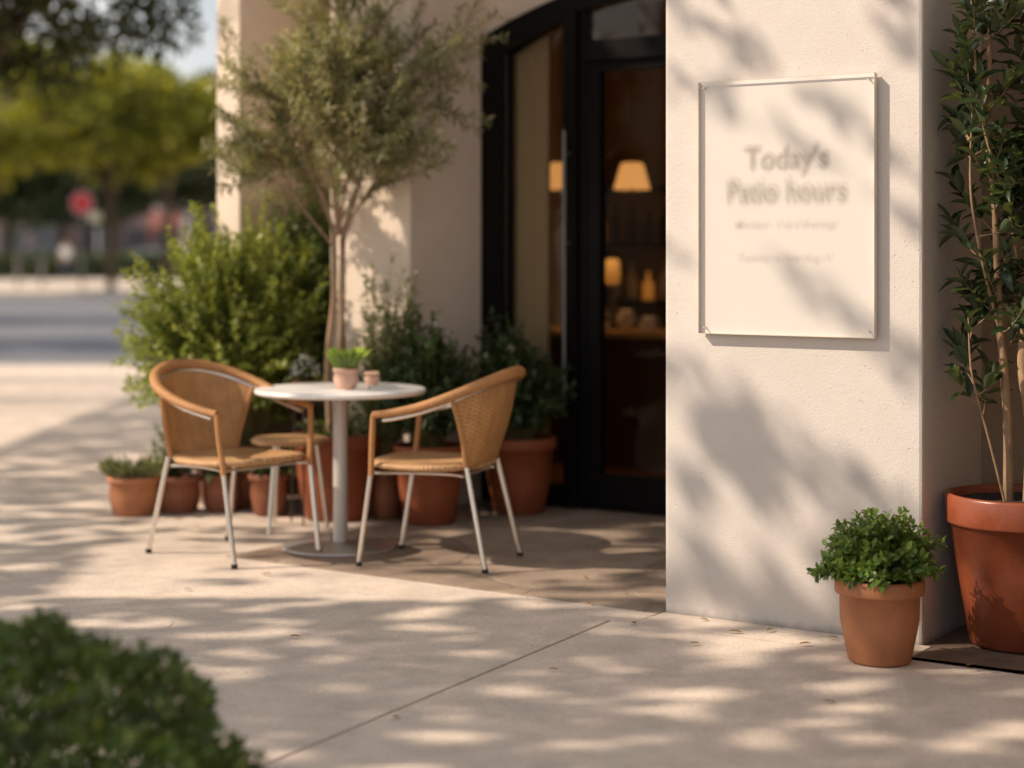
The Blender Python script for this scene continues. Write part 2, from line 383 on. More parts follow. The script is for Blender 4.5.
def leaf_mesh(name, P, D, N, L, Wd, tmpl, mat, parent=None, smooth=True):
    P = np.asarray(P, float); D = np.asarray(D, float); N = np.asarray(N, float); n = len(P)
    D = D/np.maximum(np.linalg.norm(D, axis=1, keepdims=True), 1e-9)
    N = N - D*(N*D).sum(1, keepdims=True); N = N/np.maximum(np.linalg.norm(N, axis=1, keepdims=True), 1e-9)
    S = np.cross(N, D); L = np.broadcast_to(L, (n,)); Wd = np.broadcast_to(Wd, (n,))
    tv, tf = tmpl; k = len(tv)
    V = P[:, None, :] + tv[None, :, 0, None]*D[:, None, :]*L[:, None, None] + tv[None, :, 1, None]*S[:, None, :]*Wd[:, None, None] \
        + tv[None, :, 2, None]*N[:, None, :]*L[:, None, None]
    V = V.reshape(-1, 3)
    loops = []; sizes = [len(f) for f in tf]; flat = np.array([i for f in tf for i in f])
    allv = (flat[None, :] + (np.arange(n)*k)[:, None]).ravel()
    sz = np.tile(sizes, n); st = np.concatenate(([0], np.cumsum(sz)[:-1]))
    me = bpy.data.meshes.new(name)
    me.vertices.add(len(V)); me.vertices.foreach_set("co", V.ravel())
    me.loops.add(len(allv)); me.loops.foreach_set("vertex_index", allv.astype(np.int32))
    me.polygons.add(len(sz)); me.polygons.foreach_set("loop_start", st.astype(np.int32)); me.polygons.foreach_set("loop_total", sz.astype(np.int32))
    me.polygons.foreach_set("use_smooth", np.ones(len(sz), bool)) if smooth else None
    me.update(calc_edges=True); me.validate()
    return link(name, me, mat, parent)
def rnd_dirs(n):
    d = RS.normal(size=(n, 3)); return d/np.linalg.norm(d, axis=1, keepdims=True)
def in_wall(x, y, z=1):
    s, t = ST(x, y)
    if t > 7.47 and (s > -7.1) and s < -6.88: return True
    if t > 7.47 and -6.265 < s < -5.686: return True
    if t > 8.12 and s > -7.1: return True
    if t > 6.0 and -3.4 < s < -2.32: return True
    if t > 6.6 and s > -2.4: return True
    return False

def leafy(name, paths, leaf, spacing, start, parent, mat, tmpl, w_ratio, up=0.4, spread=0.9, jit=0.25, cull=True, offset=(0, 0, 0)):
    """leaves set along twig paths (local coordinates)"""
    P = []; D = []; N = []; L = []
    for pts in paths:
        pts = [Vector(p) for p in pts]
        seg = [(pts[i+1]-pts[i]).length for i in range(len(pts)-1)]; tot = sum(seg)
        if tot < 1e-4: continue
        d = tot*start; side = random.random()*6.28
        while d <= tot:
            a = d; i = 0
            while i < len(seg)-1 and a > seg[i]: a -= seg[i]; i += 1
            p = pts[i].lerp(pts[i+1], min(1, a/max(seg[i], 1e-6))); tg = (pts[i+1]-pts[i]).normalized()
            o = tg.orthogonal().normalized(); b = tg.cross(o)
            for q in (0, math.pi):
                ang = side + q + random.uniform(-.5, .5)
                out = o*math.cos(ang) + b*math.sin(ang)
                dr = tg*random.uniform(.35, .9) + out*spread + Vector((0, 0, up*random.uniform(-.2, 1)))
                dr += Vector((random.gauss(0, jit), random.gauss(0, jit), random.gauss(0, jit)))
                g = p + Vector(offset)
                if cull and in_wall(g.x + dr.x*leaf*0.7, g.y + dr.y*leaf*0.7): continue
                P.append(p); D.append(dr); nn = tg*0.6 + Vector((0, 0, .8)) + Vector((random.gauss(0, .35), random.gauss(0, .35), 0)); N.append(nn)
                L.append(leaf*random.uniform(.6, 1.15))
            side += 2.2; d += spacing*random.uniform(.7, 1.3)
    L = np.array(L)
    return leaf_mesh(name, np.array(P), np.array(D), np.array(N), L, L*w_ratio, tmpl, mat, parent)

def bush(root, z0, rx, ry, h, ntw, leaf, mat, tmpl=T_OVAL, w_ratio=0.5, spacing=0.022, start=0.45, stem_r=0.004, stem_mat=None,
         zc=0.45, seedv=1, name="foliage", up=0.4, cx=0, cy=0, rough=0.28, cull=True):
    """twigs from a common foot to an uneven dome; leaves along them. local coordinates of root"""
    random.seed(seedv); paths = []; mb = MB(); off = root.location
    for i in range(ntw):
        th = random.random()*6.283; u = random.random()
        el = math.asin(u*1.0 if random.random() < .72 else -random.random()*.55)
        dx, dy, dz = math.cos(el)*math.cos(th), math.cos(el)*math.sin(th), math.sin(el)
        k = 1 + rough*noise.noise(Vector((dx*2.2+seedv, dy*2.2, dz*2.2)))*2 + random.uniform(-.16, .10)
        k *= random.choice((1, 1, 1, .8, .62))
        zcen = z0 + h*zc
        tip = Vector((cx+dx*rx*k, cy+dy*ry*k, zcen + dz*(h*(1-zc) if dz > 0 else h*zc)*k))
        base = Vector((random.gauss(0, rx*.10), random.gauss(0, ry*.10), z0))
        mid = base.lerp(tip, .5) + Vector((0, 0, h*.10)) + Vector((random.gauss(0, rx*.07), random.gauss(0, ry*.07), 0))
        g = tip + off
        if cull and in_wall(g.x, g.y): 
            tip = base.lerp(tip, .55); mid = base.lerp(tip, .5)
            if in_wall((tip+off).x, (tip+off).y): continue
        pts = [base, base.lerp(mid, .6) + Vector((0, 0, h*.03)), mid, mid.lerp(tip, .55) + Vector((0, 0, h*.02)), tip]
        pts = smooth_path(pts, 3); paths.append(pts)
        mb.tube(pts, [stem_r*(1-.75*j/(len(pts)-1)) for j in range(len(pts))], 4, False)
    mb.build("stem", stem_mat or M["twig"], root)
    leafy(name, paths, leaf, spacing, start, root, mat, tmpl, w_ratio, up=up, offset=off, cull=cull)

def pot_prof(rt, rb, h, rim=0.05, rimo=0.012, th=0.014):
    return [(0.0, 0.0), (rb*.9, 0.0), (rb, 0.006), (rb+.004, .012), (rb+(rt-rb)*.5+0.006, h*.5), (rt-rimo-.002, h-rim-.003), (rt-rimo+.003, h-rim-.001), (rt-.002, h-rim+.003),
            (rt, h-rim+.010), (rt+.001, h-.010), (rt-.003, h-.002), (rt-.010, h), (rt-th-.004, h-.003), (rt-th-.008, h-.02), (rt-th-.016, h-.075), (0.0, h-.076)]
def potted(name, x, y, rt, rb, h, label, cat="potted plant", mat="terra", rim=0.05, group=None, soil_dz=0.035, z=0.0):
    r = empty(name, (x, y, z), 0, label, cat, group)
    rimo = 0.014 if rim > .03 else .008
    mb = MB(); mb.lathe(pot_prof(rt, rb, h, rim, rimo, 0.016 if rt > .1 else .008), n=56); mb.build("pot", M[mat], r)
    s = MB(); n = 32; rs = rt-.022 if rt > .1 else rt-.012
    vs = [(0, 0, h-soil_dz+.008)]; fs = []
    for j, q in enumerate((.35, .7, 1.0)):
        for k in range(n):
            a = 6.2832*k/n; vs.append((rs*q*math.cos(a), rs*q*math.sin(a), h-soil_dz + random.uniform(-.004, .006)))
    for k in range(n): fs.append((0, 1+k, 1+(k+1) % n))
    for j in range(2):
        for k in range(n): fs.append((1+j*n+k, 1+(j+1)*n+k, 1+(j+1)*n+(k+1) % n, 1+j*n+(k+1) % n))
    s.add(vs, fs, True); s.build("soil", M["soil"], r)
    return r

# ------------------------------------------------------------------ GROUND
def slab(name, pts, z0, z1, mat, bevel=0.004, label=None):
    mb = MB(); mb.prism(pts, z0, z1); o = mb.build(name, M[mat], None, bevel); o["kind"] = "structure"; return o
g = MB(); g.prism([(-900, -60), (900, -60), (900, 1500), (-900, 1500)], -0.6, -0.14); o = g.build("ground", M["dirt"]); o["kind"] = "structure"
# joint running towards the camera (px 265,765 -> 612,620), kept as a real gap between slabs
ja = Vector((-0.664, 4.84)); jb = Vector((0.374, 6.74)); jd = (jb-ja).normalized(); jn = Vector((jd.y, -jd.x))
G = 0.010
def jp(k, side): p = ja + jd*k + jn*(G*side); return (p.x, p.y)
def st2(s, t): w = W(s, t); return (w.x, w.y)
lenj = (jb-ja).length
sP, tP = ST(jb.x, jb.y)
near_l = jp(-8, -1); near_r = jp(-8, 1)
PA = jp(lenj, -1)                       # where the joint ends
PL = [st2(-3.372, 6.000), st2(-5.62, 6.02), st2(-5.62, 7.20), st2(-6.88, 7.22)]
slab("pavement", [(-60, near_l[1]), near_l, PA, st2(-3.375, tP+.010)] + PL + [st2(-7.085, 7.495), st2(-7.09, 16.4), (12, 21.6), (-60, 21.6)], -.12, 0, "conc")
slab("pavement", [near_r, (40, near_r[1]), (40, -18.0), st2(8, tP-.004), jp(lenj-.004, 1)], -.12, 0, "conc")
slab("pavement", [st2(sP+.010, tP+.004), st2(-2.30, tP+.004), st2(-2.30, 6.034), st2(-3.368, 6.034), st2(-3.368, tP+.014)], -.12, 0.001, "conc")
slab("planting_strip", [st2(-2.333, 6.040), st2(-2.296, 6.04), st2(-2.296, tP-.010), st2(8, tP-.010), st2(8, 6.7), st2(-2.333, 6.7)], -.12, -0.001, "earth", 0)
def inw(p, dx): return (p[0]+dx*VX, p[1]+dx*VY)
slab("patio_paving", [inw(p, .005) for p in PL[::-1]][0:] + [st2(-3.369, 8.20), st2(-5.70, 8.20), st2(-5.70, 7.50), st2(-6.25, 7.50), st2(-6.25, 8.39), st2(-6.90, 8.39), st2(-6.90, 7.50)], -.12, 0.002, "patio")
slab("kerb", [(-60, 21.61), (60, 21.61), (60, 21.76), (-60, 21.76)], -.14, 0.005, "farpave", .01)
slab("road", [(-400, 21.77), (400, 21.77), (400, 58), (-400, 58)], -.2, -.115, "asphalt", 0)
slab("kerb", [(-400, 58.01), (400, 58.01), (400, 58.2), (-400, 58.2)], -.14, 0.02, "farpave", .01)
slab("far_pavement", [(-400, 58.21), (400, 58.21), (400, 130), (-400, 130)], -.14, 0.01, "farpave", 0)

# ------------------------------------------------------------------ BUILDING
B = empty("cafe_building", W(-3.0, 6.3), 0, "cream stucco cafe building with a deep recessed arched black storefront", "building")
def bpart(mb, name, mat, bevel=0, parent=B, label=None):
    o = mb.build(name, M[mat], None, bevel, label); o.parent = parent
    q = parent; off = Vector((0, 0, 0))
    while q is not None: off += q.location; q = q.parent
    o.data.transform(Matrix.Translation(-off)) if parent.location.length or True else None
    return o
ZT = 3.5
mb = MB()
mb.wbox(-3.365, -2.335, 6.036, 8.28, -.1, ZT)
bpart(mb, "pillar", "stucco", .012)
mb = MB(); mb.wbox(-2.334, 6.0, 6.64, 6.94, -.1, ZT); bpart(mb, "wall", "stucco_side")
mb = MB(); mb.wbox(-.6, 6.0, 3.4, 6.62, -.1, ZT); bpart(mb, "shade_block", "stucco_side")  # unseen block added to shade the right corner and bounce warm light
mb = MB(); mb.wbox(-6.245, -5.706, 7.507, 8.40, -.1, ZT); bpart(mb, "pillar", "stucco2", .01)
mb = MB(); mb.wbox(-7.08, -6.90, 7.507, 16.0, -.1, ZT); bpart(mb, "wall", "stucco2", .01)
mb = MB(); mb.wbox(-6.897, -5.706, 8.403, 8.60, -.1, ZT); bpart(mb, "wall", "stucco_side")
# wall over the arch
S0, S1, TF = -5.704, -3.367, 8.211
SPR, RISE = 2.56, 0.27
def arch(x):                          # x 0..1 over the opening
    return SPR + 4*RISE*x*(1-x)
mb = MB(); n = 28
for i in range(n):
    a, b = i/n, (i+1)/n; sa, sb = S0+(S1-S0)*a, S0+(S1-S0)*b
    vs = [W(sa, TF, arch(a)), W(sb, TF, arch(b)), W(sb, TF, ZT), W(sa, TF, ZT), W(sa, TF+.25, arch(a)), W(sb, TF+.25, arch(b)), W(sb, TF+.25, ZT), W(sa, TF+.25, ZT)]
    mb.add(vs, [(0,1,2,3),(4,7,6,5),(0,4,5,1)])
bpart(mb, "wall", "stucco2")
mb = MB(); mb.wbox(-7.10, 6.0, 7.40, 16.2, ZT+.004, ZT+.35); mb.wbox(-3.40, 6.0, 5.98, 7.396, ZT+.004, ZT+.35); bpart(mb, "roof", "stucco2", .01)
# storefront frame
mb = MB(); fw = .125
pts_o = [(S0+.002, 0.003)] + [(S0+.002+(S1-S0-.004)*i/24, arch(i/24)-.002) for i in range(25)] + [(S1-.002, 0.003)]
cen = (S0+S1)/2
def inset(p, i):
    s_, z_ = p
    k = (s_-S0)/(S1-S0)
    si = S0+.002+fw + (S1-S0-.004-2*fw)*min(1, max(0, k)); return (si, 0.003) if z_ < .1 else (si, z_-fw*.8)
pts_i = [inset(p, i) for i, p in enumerate(pts_o)]
for i in range(len(pts_o)-1):
    vs = []
    for t in (TF-.06, TF+.07):
        for p in (pts_o[i], pts_o[i+1], pts_i[i+1], pts_i[i]): vs.append(W(p[0], t, p[1]))
    mb.add(vs, [(0,3,2,1),(4,5,6,7),(0,1,5,4),(2,3,7,6)])
bpart(mb, "storefront_frame", "black")
mb = MB(); mb.wbox(-5.165, -5.085, TF-.065, TF+.065, .003, 2.70); mb.wbox(-5.084, -5.035, TF-.03, TF+.05, .003, 2.70); bpart(mb, "mullion", "black", .004)
mb = MB(); mb.wbox(-5.034, -3.50, TF-.06, TF+.06, 2.388, 2.50); bpart(mb, "transom_bar", "black", .004)
mb = MB(); mb.wbox(-5.575, -5.17, TF-.05, TF+.05, .003, .12); bpart(mb, "bottom_rail", "black", .004)
mb = MB(); mb.wbox(-5.575, -5.17, TF-.004, TF+.004, .122, 2.66); bpart(mb, "window_glass", "glass")
mb = MB(); mb.wbox(-5.034, -3.50, TF-.004, TF+.004, 2.502, 2.72); bpart(mb, "window_glass", "glass")
D = empty("door", (0, 0, 0)); D.parent = B
mb = MB(); mb.wbox(-5.032, -4.955, TF-.03, TF+.03, .01, 2.385); mb.wbox(-4.05, -3.97, TF-.03, TF+.03, .01, 2.385)
mb.wbox(-4.954, -4.051, TF-.03, TF+.03, .01, .20); mb.wbox(-4.954, -4.051, TF-.03, TF+.03, 2.335, 2.385)
bpart(mb, "door_frame", "black", .004, D)
mb = MB(); mb.wbox(-4.953, -4.052, TF-.004, TF+.004, .201, 2.334); bpart(mb, "door_glass", "glass_door", 0, D)
mb = MB(); mb.wbox(-3.965, -3.50, TF-.004, TF+.004, .01, 2.385); bpart(mb, "window_glass", "glass")
mb = MB(); a = W(-5.125, TF-.115, .56); mb.tube([a, W(-5.125, TF-.115, 2.02)], .011, 12)
for z in (.75, 1.42, 1.9): mb.tube([W(-5.125, TF-.115, z), W(-5.125, TF-.064, z)], .008, 8)
bpart(mb, "pull_handle", "post")
# room behind the glass
mb = MB()
mb.wbox(-6.895, -1.4, 11.4, 11.5, 0, 3.2); mb.wbox(-1.39, -1.29, 8.3, 12.4, 0, 3.2)
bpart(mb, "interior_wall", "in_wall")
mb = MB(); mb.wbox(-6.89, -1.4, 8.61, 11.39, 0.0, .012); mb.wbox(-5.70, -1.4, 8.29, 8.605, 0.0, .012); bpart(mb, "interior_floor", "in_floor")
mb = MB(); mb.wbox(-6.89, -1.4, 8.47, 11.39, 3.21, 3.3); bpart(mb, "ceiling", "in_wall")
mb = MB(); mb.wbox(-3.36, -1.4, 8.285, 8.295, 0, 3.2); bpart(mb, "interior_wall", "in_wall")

# curtain
mb = MB(); n = 90; vs = []; fs = []
for i in range(n+1):
    s_ = -5.62 + .23*i/n; t_ = 8.36 + .022*math.sin(i*.62) + .010*math.sin(i*.23+1)
    vs += [W(s_, t_, .05), W(s_, t_+.004, 2.62)]
for i in range(n): fs.append((2*i, 2*i+2, 2*i+3, 2*i+1))
mb.add(vs, fs, True); o = mb.build("curtain", M["curtain"]); tag(o, "beige full height curtain hanging behind the left pane of the storefront", "curtain")

# interior things
def px(x, Y): return (x-512)/1800*Y
def pz(y, Y): return 1.385+(250-y)*Y/1800
def pendant(X, Y, z, label):
    r = empty("pendant_lamp", (X, Y, z), 0, label, "lamp", "shaded lamps inside the cafe")
    mb = MB(); mb.lathe([(.062, .085), (.075, .07), (.118, -.085), (.116, -.086), (.073, .068), (.06, .083)], n=32); mb.build("lamp_shade", M["shade"], r)
    mb = MB(); mb.tube([(0, 0, .06), (0, 0, 3.2-z)], .004, 6); mb.tube([(0, 0, -.02), (0, 0, .07)], .018, 8); mb.build("cord", M["in_dark"], r)
    mb = MB(); mb.tube([(0, 0, -.11), (0, 0, -.02)], .012, 8); mb.build("finial", M["in_dark"], r)
    l = bpy.data.lights.new("lamp_bulb", 'POINT'); l.energy = 7.5; l.color = (1, .55, .2); l.shadow_soft_size = .04
    lo = bpy.data.objects.new("lamp_bulb", l); COL.objects.link(lo); lo.parent = r; lo.location = (0, 0, .0)
    return r
pendant(px(632, 11.5), 11.5, pz(176, 11.5), "warm glowing lamp shade seen through the glass door, right of the two")
pendant(px(561, 11.5), 11.5, pz(176, 11.5), "added glowing lamp shade standing in for a lamp reflection in the left pane beside the curtain")  # added lamp in place of a reflection in the glass
cnt = empty("counter", W(-5.4, 10.05), ROT_U, "dark wooden service counter with a pale top inside the cafe", "counter")
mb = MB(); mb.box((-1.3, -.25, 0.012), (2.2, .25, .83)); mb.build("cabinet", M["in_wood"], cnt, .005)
mb = MB(); mb.box((-1.35, -.30, .832), (2.25, .30, .87)); mb.build("countertop", mat_plain("counter_pale", (.50, .32, .15), .4), cnt, .005)
for i, sx in enumerate((-.80, -.71, -.63, -.54, -.45, -.37, -.29, -.20)):
    r = empty("cup" if i % 3 else "jar", cnt.matrix_world @ Vector((0, 0, 0)), 0)
    pos = W(-5.4+sx, 9.95-.10*(i % 2), .87); r.location = pos
    hh = .06+.04*(i % 3)
    nm = ["glass jar with dark lid", "small pale cup", "small pale cup"][i % 3]
    tag(r, ["jar on the counter nearest the door stile", "low pale cup between the jars near the door stile", "taller pale cup beside the low cup on the counter",
            "second jar from the door stile on the counter", "low pale cup just right of the second jar", "tall pale cup left of the third jar", "third jar on the counter toward the pillar", "low pale cup on the counter nearest the pillar"][i],
        "jar" if i % 3 == 0 else "cup")
    mb = MB(); mb.lathe([(0, 0.001), (.035, .001), (.042, hh), (.038, hh), (.030, .01), (0, .01)], n=20); mb.build("body", M["cup"], r)
    if i % 3 == 0:
        mb = MB(); mb.lathe([(0, hh+.018), (.044, hh+.018), (.045, hh+.002), (0, hh+.001)], n=20); mb.build("lid", M["in_dark"], r)
    else:
        mb = MB(); mb.tube(smooth_path([(.038, 0, hh*.8), (.062, 0, hh*.65), (.036, 0, hh*.3)], 4), .005, 6); mb.build("handle", M["cup"], r)
sh = empty("shelf_unit", W(-5.6, 11.2), ROT_U, "tall dark shelving on the back wall of the cafe", "shelf")
mb = MB()
for z in (.012, 1.0, 1.4, 1.8): mb.box((-1.22, -.15, z), (2.2, .15, z+.03))
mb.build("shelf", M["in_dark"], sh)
for x in (-1.25, -.2, 1.0, 2.2):
    mb = MB(); mb.box((x, -.16, 0.012), (x+.03, .16, 1.9)); mb.build("upright", M["in_dark"], sh)
random.seed(5)
for k in range(14):
    zz = (1.03, 1.43)[k % 2]; ss = -6.75+.135*(k//2)
    r = empty("bottle", W(ss, 11.14, zz), 0); tag(r, "amber and dark bottles standing on the back shelves of the cafe", "bottle", "bottles on the back shelves")
    hb = random.uniform(.2, .3)
    mb = MB(); mb.lathe([(0, .001), (.04, .001), (.042, hb*.55), (.014, hb*.75), (.013, hb), (0, hb)], n=16)
    mb.build("body", M["amber" if k % 5 == 1 else ("in_wood" if k % 2 else "cup")], r)  # amber bottles glow by themselves, warm light put into their material
al = empty("table_lamp", (px(609, 11.7), 11.7, .84), 0, "small amber glass lamp glowing on the counter behind the door", "lamp")
al.location = W(-6.02, 10.10, .872); 
mb = MB(); mb.lathe([(0, .001), (.05, .001), (.05, .012), (.012, .02), (.010, .28), (0, .28)], n=20); mb.build("base", M["in_dark"], al)
mb = MB(); mb.lathe([(.03, .29), (.048, .30), (.052, .36), (.048, .44), (.03, .455)], n=20); mb.build("lamp_shade", M["amber"], al)

# ------------------------------------------------------------------ SIGN on the pillar
sg = empty("wall_sign", W(-2.850, 6.03, 1.543), ROT_U, "square cornered frosted acrylic opening hours sign mounted on the cream pillar", "sign")
# local: x along facade, y into the wall, z up; wall plane at y=+0.006
hw, hh = .350, .470
WALLY = .006
mb = MB(); mb.box((-hw, -.014, -hh), (hw, -.004, hh)); mb.build("backing_panel", M["sign"], sg, .001)
mb = MB(); mb.box((-hw, -.030, -hh), (hw, -.026, hh)); mb.build("cover_plate", M["acrylic"], sg)
mb = MB(); e = .0015
mb.box((-hw-e, -.031, -hh), (-hw, -.004, hh)); mb.box((hw, -.031, -hh), (hw+e, -.004, hh))
mb.box((-hw-e, -.031, hh), (hw+e, -.025, hh+e)); mb.box((-hw-e, -.031, -hh-e), (hw+e, -.004, -hh))
mb.build("edge_trim", M["sign_edge"], sg)
for sx in (-1, 1):
    for sz in (-1, 1):
        mb = MB(); mb.tube([(sx*(hw-.022), WALLY, sz*(hw*0+hh-.022)), (sx*(hw-.022), -.0325, sz*(hh-.022))], .003, 12); mb.build("screw", M["alu"], sg)
def letter_mat():
    m = NM("faded_letter"); d = m.n("ShaderNodeBsdfDiffuse"); d.inputs["Color"].default_value = (.20, .165, .13, 1)
    t = m.n("ShaderNodeBsdfTransparent"); x = m.n("ShaderNodeMixShader"); x.inputs[0].default_value = .0105
    m.l(t.outputs[0], x.inputs[1]); m.l(d.outputs[0], x.inputs[2]); return m.done(x)
LM = letter_mat()
def lettering(body, zc, width, off, blur, xoff=0.0, ncopy=26, gh=1.0):
    cu = bpy.data.curves.new("lettering", 'FONT'); cu.body = body; cu.size = 1; cu.offset = off; cu.resolution_u = 3
    to = bpy.data.objects.new("lettering_src", cu); COL.objects.link(to)
    dg = bpy.context.evaluated_depsgraph_get(); me = bpy.data.meshes.new_from_object(to.evaluated_get(dg))
    bpy.data.objects.remove(to); bpy.data.curves.remove(cu)
    v = np.zeros(len(me.vertices)*3); me.vertices.foreach_get("co", v); v = v.reshape(-1, 3)
    polys = [list(p.vertices) for p in me.polygons]; bpy.data.meshes.remove(me)
    w = v[:, 0].max()-v[:, 0].min(); k = width/w
    x = (v[:, 0]-v[:, 0].min()-w/2)*k + xoff; z = (v[:, 1]-(v[:, 1].max()+v[:, 1].min())/2)*k*gh + zc
    mb = MB(); rr = np.random.RandomState(3)
    for c in range(ncopy):
        jx, jz = rr.normal(0, blur*.8, 2)
        mb.add([(a+jx, -.0150-.0001*c, b+jz) for a, b in zip(x, z)], polys)
    return mb.build("lettering", LM, sg)
lettering("Today's", .170, .335, .016, .0095, .004, 46, 1.05)
lettering("Patio hours", .060, .475, .016, .0125, .006, 46, 1.1)
lettering("Mondays - 5 to 6 Evenings", -.066, .40, .006, .0095, .002, 28)
lettering("Tuesday to Nov Aug 11", -.188, .37, .006, .0095, -.004, 28)

# ------------------------------------------------------------------ TABLE
TX, TY = -.80, 8.39
tb = empty("cafe_table", (TX, TY, 0), .3, "round white cafe table on a grey pedestal between the two rattan armchairs", "table")
mb = MB(); mb.lathe([(0, .0), (.268, .0), (.270, .003), (.270, .008), (.262, .012), (.06, .020), (.045, .03), (0, .03)], n=64); mb.build("base", M["steel"], tb)
mb = MB(); mb.lathe([(.034, .022), (.034, .700), (.034, .7005)], n=32); mb.build("pole", M["polegrey"], tb)
mb = MB(); mb.box((-.15, -.02, .700), (.15, .02, .7155)); mb.box((-.02, -.15, .7001), (.02, .15, .7154)); mb.build("bracket", M["steel"], tb)
mb = MB(); mb.lathe([(0, .716), (.385, .716), (.396, .720), (.400, .728), (.398, .737), (.390, .741), (0, .741)], n=96); mb.build("tabletop", M["tabletop"], tb)

# small pot with grass on the table
def grass_pot(name, x, y, z, rt, rb, h, label, nbl, ln, mat="terra_pink", lmat="lf_grass"):
    r = potted(name, x, y, rt, rb, h, label, mat=mat, rim=.02, soil_dz=.012, z=z)
    P = []; Dd = []; N = []; L = []
    for i in range(nbl):
        a = random.random()*6.283; q = rt*.75*math.sqrt(random.random()); tl = random.uniform(.03, .48)
        P.append((q*math.cos(a), q*math.sin(a), h-.015)); dd = Vector((math.cos(a)*tl, math.sin(a)*tl, 1.0)).normalized(); Dd.append(dd)
        N.append((-math.cos(a), -math.sin(a), .6)); L.append(ln*random.uniform(.6, 1.1))
    leaf_mesh("foliage", P, Dd, N, np.array(L), np.array(L)*.12, T_LANCE, M[lmat], r)
    return r
grass_pot("potted_plant", px(346, 8.33), 8.33, .7415, .062, .044, .098, "small pale terracotta pot of spiky bright green grass on the table", 300, .115)
r = potted("flower_pot", px(372, 8.60), 8.60, .038, .028, .062, "little empty pinkish pot at the back of the table behind the grass pot", "pot", "terra_pink", rim=.015, soil_dz=.01, z=.7415)
mb = MB(); mb.box((-.07, -.045, 0), (.07, .045, .006)); mb.box((-.068, -.043, .0062), (.066, .042, .010)); o = mb.build("menu_card", M["paper"], None, .001)
o.location = (px(384, 8.36), 8.36, .742); o.rotation_euler = (0, 0, .25); tag(o, "flat white folded menu lying on the table right of the pots", "menu")

